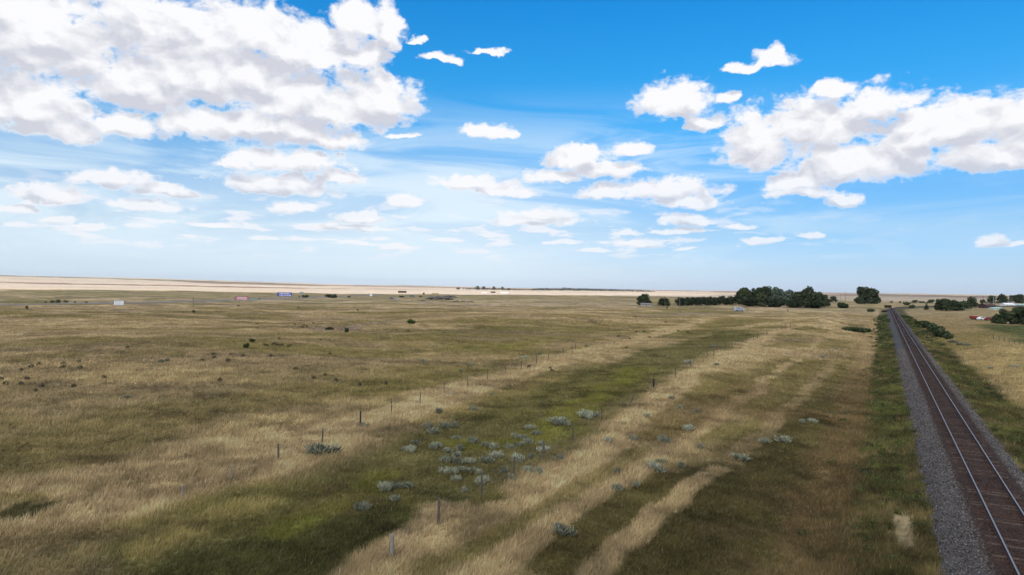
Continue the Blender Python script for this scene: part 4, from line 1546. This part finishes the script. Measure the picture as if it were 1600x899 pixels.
# =================================================================== build
if not SKY_ONLY:
    build_ground()
    highway()
    railway()
    grass()
    shade_cloud()
    if HAZE:
        haze()

    fence('old wire fence on dark wooden posts along the left tan strip', F1, 1.3, 0.05)
    fence('old wire fence on dark wooden posts along the middle tan strip, nearer the railway', F2, 1.3, 0.06)
    fence('short row of pale posts along the near side of the green crop', [(1552, 531), (1561, 533), (1569, 535), (1577, 537), (1585, 539), (1593, 541), (1602, 543), (1612, 545)], 1.1, 0.07)
    sagebrush()
    tufts()
    railside_weeds()

    # ---- trees along the middle right
    G = 'trees of the low shelterbelt'
    for i in range(10):
        u = 1063 + i * 9.6
        tree('shelterbelt_tree', at(u, 478.5 - 0.2 * i), (14.5 + 0.35 * i + random.uniform(-1, 1)) * 0.43, 21 * 0.43,
             'dark tree in the low shelterbelt, %s from its left end' % ordn(i), group=G, cols=GR_CON, n=800, kind='round')
    G = 'tall trees of the grove'
    grove = [(1163, 477, 27, 30, GR_DARK, 'tall dark tree at the left end of the big grove'),
             (1181, 477, 28, 26, GR_DARK, 'dark tree with a flat top, second from the left in the big grove'),
             (1198, 477, 32, 26, GR_DARK, 'tallest pointed tree in the middle of the big grove'),
             (1214, 478, 30, 26, GR_BLUE, 'silvery blue-green tree just right of the tallest tree in the grove'),
             (1229, 478.5, 26, 24, GR_BLUE, 'lower silvery blue-green tree, right of the taller silvery one'),
             (1190, 479, 20, 28, GR_DARK, 'lower green tree standing in front of the tallest grove tree'),
             (1244, 480.5, 25, 20, GR_DARK, 'narrow dark tree just right of the silvery trees'),
             (1262, 481, 33, 36, GR_DARK, 'broad black-green round tree at the right of the grove'),
             (1279, 481, 28, 26, GR_DARK, 'dark tree sloping down at the right of the broad round tree'),
             (1290, 479, 19, 14, GR_DARK, 'last small tree at the right end of the grove')]
    for u, v, h, w, c, l in grove:
        p = at(u, v); k = pxm(p)
        tree('broadleaf_tree', p, h * k, w * k, l, group=G, cols=c, n=2600)
    one = [('broadleaf_tree', 1005, 477, 17.5, 26, 'round', GR_DARK, 'round dark tree behind the small pale house', 1600),
           ('broadleaf_tree', 1037, 478.5, 13, 22, 'round', GR_BUSH, 'low round tree between the small house and the shelterbelt', 1200),
           ('bush', 1042.5, 483, 5, 5, 'bush', GR_DARK, 'tiny dark bush below the low round tree', 300),
           ('broadleaf_tree', 1302, 472.5, 9.5, 15, 'round', GR_DARK, 'small far tree just beyond the right end of the grove', 700),
           ('bush', 1317, 482, 10.5, 21, 'bush', GR_DARK, 'dark bush at the bend of the dirt lane', 900),
           ('broadleaf_tree', 1350, 475, 28, 26, 'round', GR_DARK, 'broad ragged tree left of the railway, its left half', 2400),
           ('broadleaf_tree', 1362, 475, 25, 26, 'round', GR_DARK, 'broad ragged tree left of the railway, its right half', 2000),
           ('bush', 1345, 475, 11, 24, 'bush', GR_DARK, 'low thicket at the left foot of the broad ragged tree', 700),
           ('bush', 1368, 475, 13, 18, 'bush', GR_DARK, 'low thicket at the right foot of the broad ragged tree', 700),
           ('bush', 1360.5, 488, 6.5, 12, 'bush', GR_BUSH, 'small bush alone in the grass left of the far track', 500),
           ('bush', 1393, 474, 4, 5, 'bush', GR_DARK, 'dark bush where the track bends away, left one', 300),
           ('bush', 1406, 474, 4, 5, 'bush', GR_DARK, 'dark bush where the track bends away, right one', 300),
           ('bush', 1416, 477.5, 6, 13, 'bush', GR_DARK, 'wide low dark bush just right of the track bend', 500),
           ('bush', 1424, 482, 6, 11, 'bush', GR_DARK, 'round dark bush in front of the wide one at the track bend', 500),
           ('conifer', 1447.5, 484.5, 10.5, 9, 'conifer', GR_CON, 'small cone-shaped dark tree alone in the tan field', 700),
           ('broadleaf_tree', 1430, 473.5, 5, 11, 'round', GR_DARK, 'small far tree above the wide bush, left of the farm trees', 400),
           ('bush', 1441, 473.5, 3, 14, 'bush', GR_DARK, 'low dark hedge line behind the cone-shaped tree', 400),
           ('broadleaf_tree', 1454, 474, 6, 14, 'round', GR_DARK, 'small far tree just left of the farm clump', 400),
           ('broadleaf_tree', 1473, 486, 19, 26, 'round', GR_DARK, 'leftmost dark tree of the clump right of the railway', 1800),
           ('broadleaf_tree', 1491, 486, 16, 28, 'round', GR_DARK, 'wide middle tree of the clump right of the railway', 1800),
           ('broadleaf_tree', 1507, 485, 17, 22, 'round', GR_DARK, 'third tree of the clump right of the railway', 1500),
           ('broadleaf_tree', 1519, 481, 16, 20, 'round', GR_DARK, 'rightmost tree of the clump right of the railway', 1500),
           ('broadleaf_tree', 1536, 474.5, 7, 12, 'round', GR_DARK, 'small tree left above the dark barn', 600),
           ('broadleaf_tree', 1549, 475, 13, 17, 'round', GR_DARK, 'dark tree standing behind the dark barn', 900),
           ('broadleaf_tree', 1567, 475, 15, 20, 'round', GR_DARK, 'leafy tree behind the white farmhouse', 1200),
           ('broadleaf_tree', 1590, 474, 13, 26, 'round', GR_DARK, 'wide dark tree behind the long pale roof', 1200),
           ('broadleaf_tree', 1556, 506, 15, 18, 'round', GR_DARK, 'small dark tree at the left edge of the big right-hand thicket', 1300),
           ('broadleaf_tree', 1571, 507, 25, 27, 'round', GR_DARK, 'dark tree filling the left half of the big right-hand thicket', 2400),
           ('broadleaf_tree', 1590, 507, 28, 30, 'round', GR_DARK, 'tall dark tree in the middle of the big right-hand thicket', 2600),
           ('broadleaf_tree', 1609, 508, 30, 32, 'round', GR_DARK, 'tall dark tree cut by the right border of the picture', 2200),
           ('bush', 1440, 508, 8, 22, 'bush', GR_BUSH, 'smallest and farthest green bush on the bank right of the track', 500),
           ('bush', 1450, 513, 11, 28, 'bush', GR_DARK, 'second bush from the far end of the bank right of the track', 700),
           ('bush', 1461, 520, 13, 30, 'bush', GR_DARK, 'third and middle bush on the bank right of the track', 800),
           ('bush', 1471, 528, 16, 32, 'bush', GR_DARK, 'largest dark bush on the bank right of the track', 1100),
           ('bush', 1482, 531, 10, 20, 'bush', GR_DARK, 'nearest low bush on the bank right of the track', 600),
           ('bush', 1172, 479, 14, 34, 'bush', GR_CON, 'dark undergrowth at the left foot of the big grove', 900),
           ('bush', 1212, 480, 13, 34, 'bush', GR_CON, 'dark undergrowth under the silvery trees of the grove', 900),
           ('bush', 1240, 481.5, 13, 28, 'bush', GR_CON, 'dark undergrowth between the silvery trees and the broad round tree', 800),
           ('bush', 1272, 482, 14, 36, 'bush', GR_CON, 'dark undergrowth at the foot of the broad round tree', 900),
           ('bush', 1338, 519, 8, 42, 'bush', GR_BUSH, 'wide low thicket in the hollow left of the far green strip', 900),
           ('bush', 42, 484.5, 8, 7, 'bush', GR_BUSH, 'small upright bush alone at the far left of the plain', 300),
           ('bush', 303, 489.5, 6, 7, 'bush', GR_DARK, 'tiny dark bush alone below the highway', 300),
           ('bush', 515, 516, 6, 15, 'bush', GR_BUSH, 'low wide green bush left of the bare grey patch', 400),
           ('bush', 541.5, 521, 11, 9, 'bush', GR_BUSH, 'upright green bush on the bare grey patch', 500),
           ('bush', 643, 507, 9, 16, 'bush', [(0.06, 0.095, 0.02), (0.05, 0.08, 0.02)], 'bright green bush right of the bare grey patch', 500),
           ('bush', 384, 545, 10, 11, 'bush', GR_BUSH, 'lower left one of two loose green bushes on the plain', 260),
           ('bush', 393, 536, 9, 11, 'bush', GR_BUSH, 'upper right one of two loose green bushes on the plain', 260),
           ('bush', 477, 465.5, 5.5, 12, 'bush', GR_DARK, 'dark bush just right of the blue billboard', 300),
           ('bush', 518, 465.5, 6, 22, 'bush', GR_DARK, 'wide dark bush by the highway beyond the blue billboard', 400),
           ('bush', 468, 465.5, 3, 4, 'bush', GR_DARK, 'tiny dark bush between the blue billboard and the larger bush', 150),
           ('bush', 545, 465, 3, 7, 'bush', GR_DARK, 'small dark bush right of the wide roadside bush', 150),
           ('bush', 406, 468.5, 3.5, 4, 'bush', GR_DARK, 'round dark bush right of the pink billboard', 150),
           ('bush', 559, 486.5, 4, 5, 'bush', GR_DARK, 'tiny dark bush alone on the plain above the bare patch', 150)]
    for name, u, v, h, w, kind, c, l, n in one:
        p = at(u, v); k = pxm(p)
        tree(name, p, h * k, w * k, l, cat='bush' if name == 'bush' else 'tree', cols=c, kind=kind, n=n,
             group={'broadleaf_tree': 'scattered trees', 'bush': 'scattered bushes'}.get(name))
    for i, (u, h, w) in enumerate([(71, 3, 5), (82, 4.5, 8), (91, 6, 10), (103, 5, 8), (117, 3, 5), (135, 2.5, 6)]):
        p = at(u, 473.5); k = pxm(p)
        tree('bush', p, h * k, w * k, 'dark bush in the roadside row at the far left, %s from its left end' % ordn(i), cat='bush', cols=GR_DARK, kind='bush', n=250, group='roadside bush row')
    far_wood()
    for i, (u, h, w) in enumerate([(716, 3, 7), (746, 6.5, 9), (756, 6, 9), (772, 5.5, 8), (785, 7, 7), (795, 3.5, 8)]):
        p = at(u, 450, 3150); k = pxm(p)
        tree('far_tree', p, h * k, w * k, 'dark far tree on the horizon above the pale sheds, %s from the left' % ordn(i), cols=[(0.03, 0.045, 0.032), (0.04, 0.055, 0.04)], n=350, group='far trees on the horizon')

    # ---- signs and roadside things
    billboard(185.5, 478.5, 14, 8, 0.8, MAT['white'], 'white billboard with grey lettering by the highway, farthest left', MAT['roofgrey'])
    billboard(377.5, 470, 20, 6, 0.8, MAT['signred'], 'wide pinkish red billboard with pale lettering beside the highway', MAT['white'])
    billboard(396, 470, 14, 3.4, 0.4, MAT['signgreen'], 'low grey-green billboard just right of the pinkish one', None)
    billboard(444.5, 464.5, 22, 6, 1.0, MAT['signblue'], 'wide blue billboard with white lettering', MAT['white'])
    billboard(471, 464, 5.5, 3.6, 3.6, MAT['signgreen'], 'small grey-green road sign high on posts right of the blue billboard', None, cat='road sign', name='road_sign')
    billboard(628.5, 464, 13, 3.0, 6.0, MAT['signdark'], 'dark brown sign raised high above the parked vehicles', None, name='raised_sign', cat='sign')
    billboard(662, 463, 3.2, 2.4, 3.0, MAT['signdark'], 'very small dark sign right of the raised brown sign', None, name='raised_sign', cat='sign')
    billboard(680, 460, 11, 2.2, 0.3, MAT['signtan'], 'long low tan board against the sunlit field', None, name='tan_board', cat='board', dist=1000)
    billboard(579.5, 463.5, 4, 3.8, 0.2, MAT['white'], 'small white board near the end of the highway', None, name='white_board', cat='board')
    house(757, 457, 8, 1.1, 0.6, MAT['white'], MAT['white'], 'left one of two long white far sheds in the sunlit field', name='shed', cat='shed', dist=1900, doors=False)
    house(788, 457, 11, 1.3, 0.8, MAT['white'], MAT['white'], 'right one of two long white far sheds in the sunlit field', name='shed', cat='shed', dist=1850, doors=False)
    house(770.5, 457, 7, 1.6, 0.8, MAT['darkwall'], MAT['darkwall'], 'small dark far shed between the two white sheds', name='shed', cat='shed', dist=1800, doors=False)
    car(612, 467.5, 4.8, MAT['blue'], 'blue-grey car left of the raised brown sign', 0.2)
    car(628, 465.5, 5.4, MAT['black'], 'dark van parked under the raised brown sign', 0.1, van=True, name='parked_van', cat='van')
    car(621, 469, 4.6, MAT['roofgrey'], 'silver grey car parked in front of the dark van', -0.1)
    car(644, 464.5, 5.0, MAT['blue'], 'blue van parked right of the raised brown sign', 0.1, van=True, name='parked_van', cat='van')
    car(657.5, 464.5, 4.6, MAT['black'], 'black car farthest right in the roadside parking', 0.15)
    rock_pile(686, 468.5, 42, 6.1, 'long dark grey rock heap right of the parked vehicles')
    rock_pile(702, 465.5, 26, 4.1, 'smaller dark rock heap behind the long heap')
    rock_pile(722, 472, 40, 2.2, 'low flat line of rocks trailing right from the long heap')
    rock_pile(661, 471, 10, 2.4, 'smallest rock heap left of the long heap')
    # ---- middle right
    house(1009, 478, 15, 2.2, 2.0, MAT['concrete'], MAT['greywood'], 'small pale house with a grey roof in front of the round tree', depth=6)
    car(1155, 487, 5.4, MAT['roofgrey'], 'pale camper van with a blue band in the grass below the grove', 0.15, van=True, name='camper_van', cat='camper van', tall=1.35)
    for (u, v, w, h, l) in ((1386, 481, 10, 4.5, 'taller dark stack of old sleepers left of the far track'), (1382.5, 488, 9, 3, 'lower dark stack of old sleepers, nearer one left of the track')):
        p = at(u, v); k = pxm(p)
        bm = bmesh.new()
        rows = max(2, int(h * k / 0.34))
        for r in range(rows):
            for c in range(int(w * k / 0.55)):
                bx(bm, (c - w * k / 1.1 / 2) * 0.55 + random.uniform(-0.05, 0.05), 0, 0.16 + r * 0.33, 0.48, 2.6 + random.uniform(-0.2, 0.2), 0.31, bev=0.02)
        o = obj('sleeper_stack', bm, MAT['tie']); o.location = p; o.rotation_euler.z = 0.3
        tag(o, l, 'sleeper stack')
    for (u, v, h, l, arm, m, r) in ((1244.5, 481.5, 19, 'thin reddish pole in front of the grove', False, 'rust', 0.12),
                                    (1320.5, 475, 18, 'utility pole behind the bush at the dirt lane', True, 'wood', 0.15),
                                    (1313, 473, 15, 'utility pole just left of the one behind the lane bush', True, 'greywood', 0.15),
                                    (1062, 482, 16, 'pale utility pole at the left end of the shelterbelt', False, 'greywood', 0.14),
                                    (1039, 480, 15, 'pale pole in front of the low round tree', False, 'greywood', 0.1),
                                    (1168, 485.5, 5, 'short grey post right of the camper van', False, 'greywood', 0.3),
                                    (1231, 487, 3.4, 'short dark post in the grass below the grove', False, 'black', 0.25),
                                    (302, 479, 14, 'thin dark utility pole by the highway', False, 'wood', 0.12),
                                    (1536, 480, 17, 'dark utility pole left of the barn', True, 'wood', 0.14),
                                    (1552, 482, 18, 'pale flag pole between the barn and the farmhouse', False, 'white', 0.09),
                                    (1576, 478, 16, 'pale mast beside the white farmhouse', False, 'white', 0.08)):
        pole(u, v, h, l, r, MAT[m], arm, name='utility_pole' if h > 6 else 'post', cat='pole' if h > 6 else 'post')
    pole(897, 451, 12, 'tall thin radio mast above the far line of trees', 0.5, MAT['concrete'], False, 3400, 'radio_mast', 'mast')
    # ---- the farm on the right
    house(1542, 482, 15, 4.6, 3.0, MAT['darkwall'], MAT['signdark'], 'dark low barn left of the farmhouse', name='barn', cat='barn', depth=9)
    house(1555, 484, 13, 1.8, 1.8, MAT['white'], MAT['green'], 'small shed with a pale green roof in front of the barn', name='shed', cat='shed', depth=6)
    house(1574, 479, 15, 3.0, 2.4, MAT['white'], MAT['white'], 'white farmhouse behind the right-hand thicket', name='farmhouse', depth=8, chimney=True)
    house(1592, 479, 18, 2.4, 1.6, MAT['concrete'], MAT['green'], 'long building with a pale roof at the right border', name='farm_building', cat='farm building', depth=9)
    car(1534, 500.5, 3.6, MAT['white'], 'white car parked between the red trailer and the red pickup', 0.1)
    car(1545, 501.5, 3.2, MAT['red'], 'small dark red pickup nearest the right-hand thicket', -0.3, name='pickup', cat='pickup')
    p = at(1523, 500); root = empty('farm_trailer', p, 0.08, 'dark red box trailer with a pale top, left of the white car', 'trailer')
    bm = bmesh.new(); bx(bm, 0, 0, 1.15, 3.9, 1.9, 1.2, bev=0.04); obj('box', bm, MAT['red'], root)
    bm = bmesh.new(); bx(bm, 0, 0, 1.82, 4.0, 2.0, 0.12, bev=0.02); obj('cover', bm, MAT['signtan'], root)
    bm = bmesh.new(); tube(bm, (-1.9, 0, 0.5), (-3.0, 0, 0.4), 0.07, 0.06, 6); obj('drawbar', bm, MAT['black'], root)
    for sx in (-0.5, 0.5):
        for sy in (-0.98, 0.98):
            bm = bmesh.new(); tube(bm, (sx, sy - 0.1, 0.38), (sx, sy + 0.1, 0.38), 0.38, 0.38, 12); obj('wheel', bm, MAT['tyre'], root)
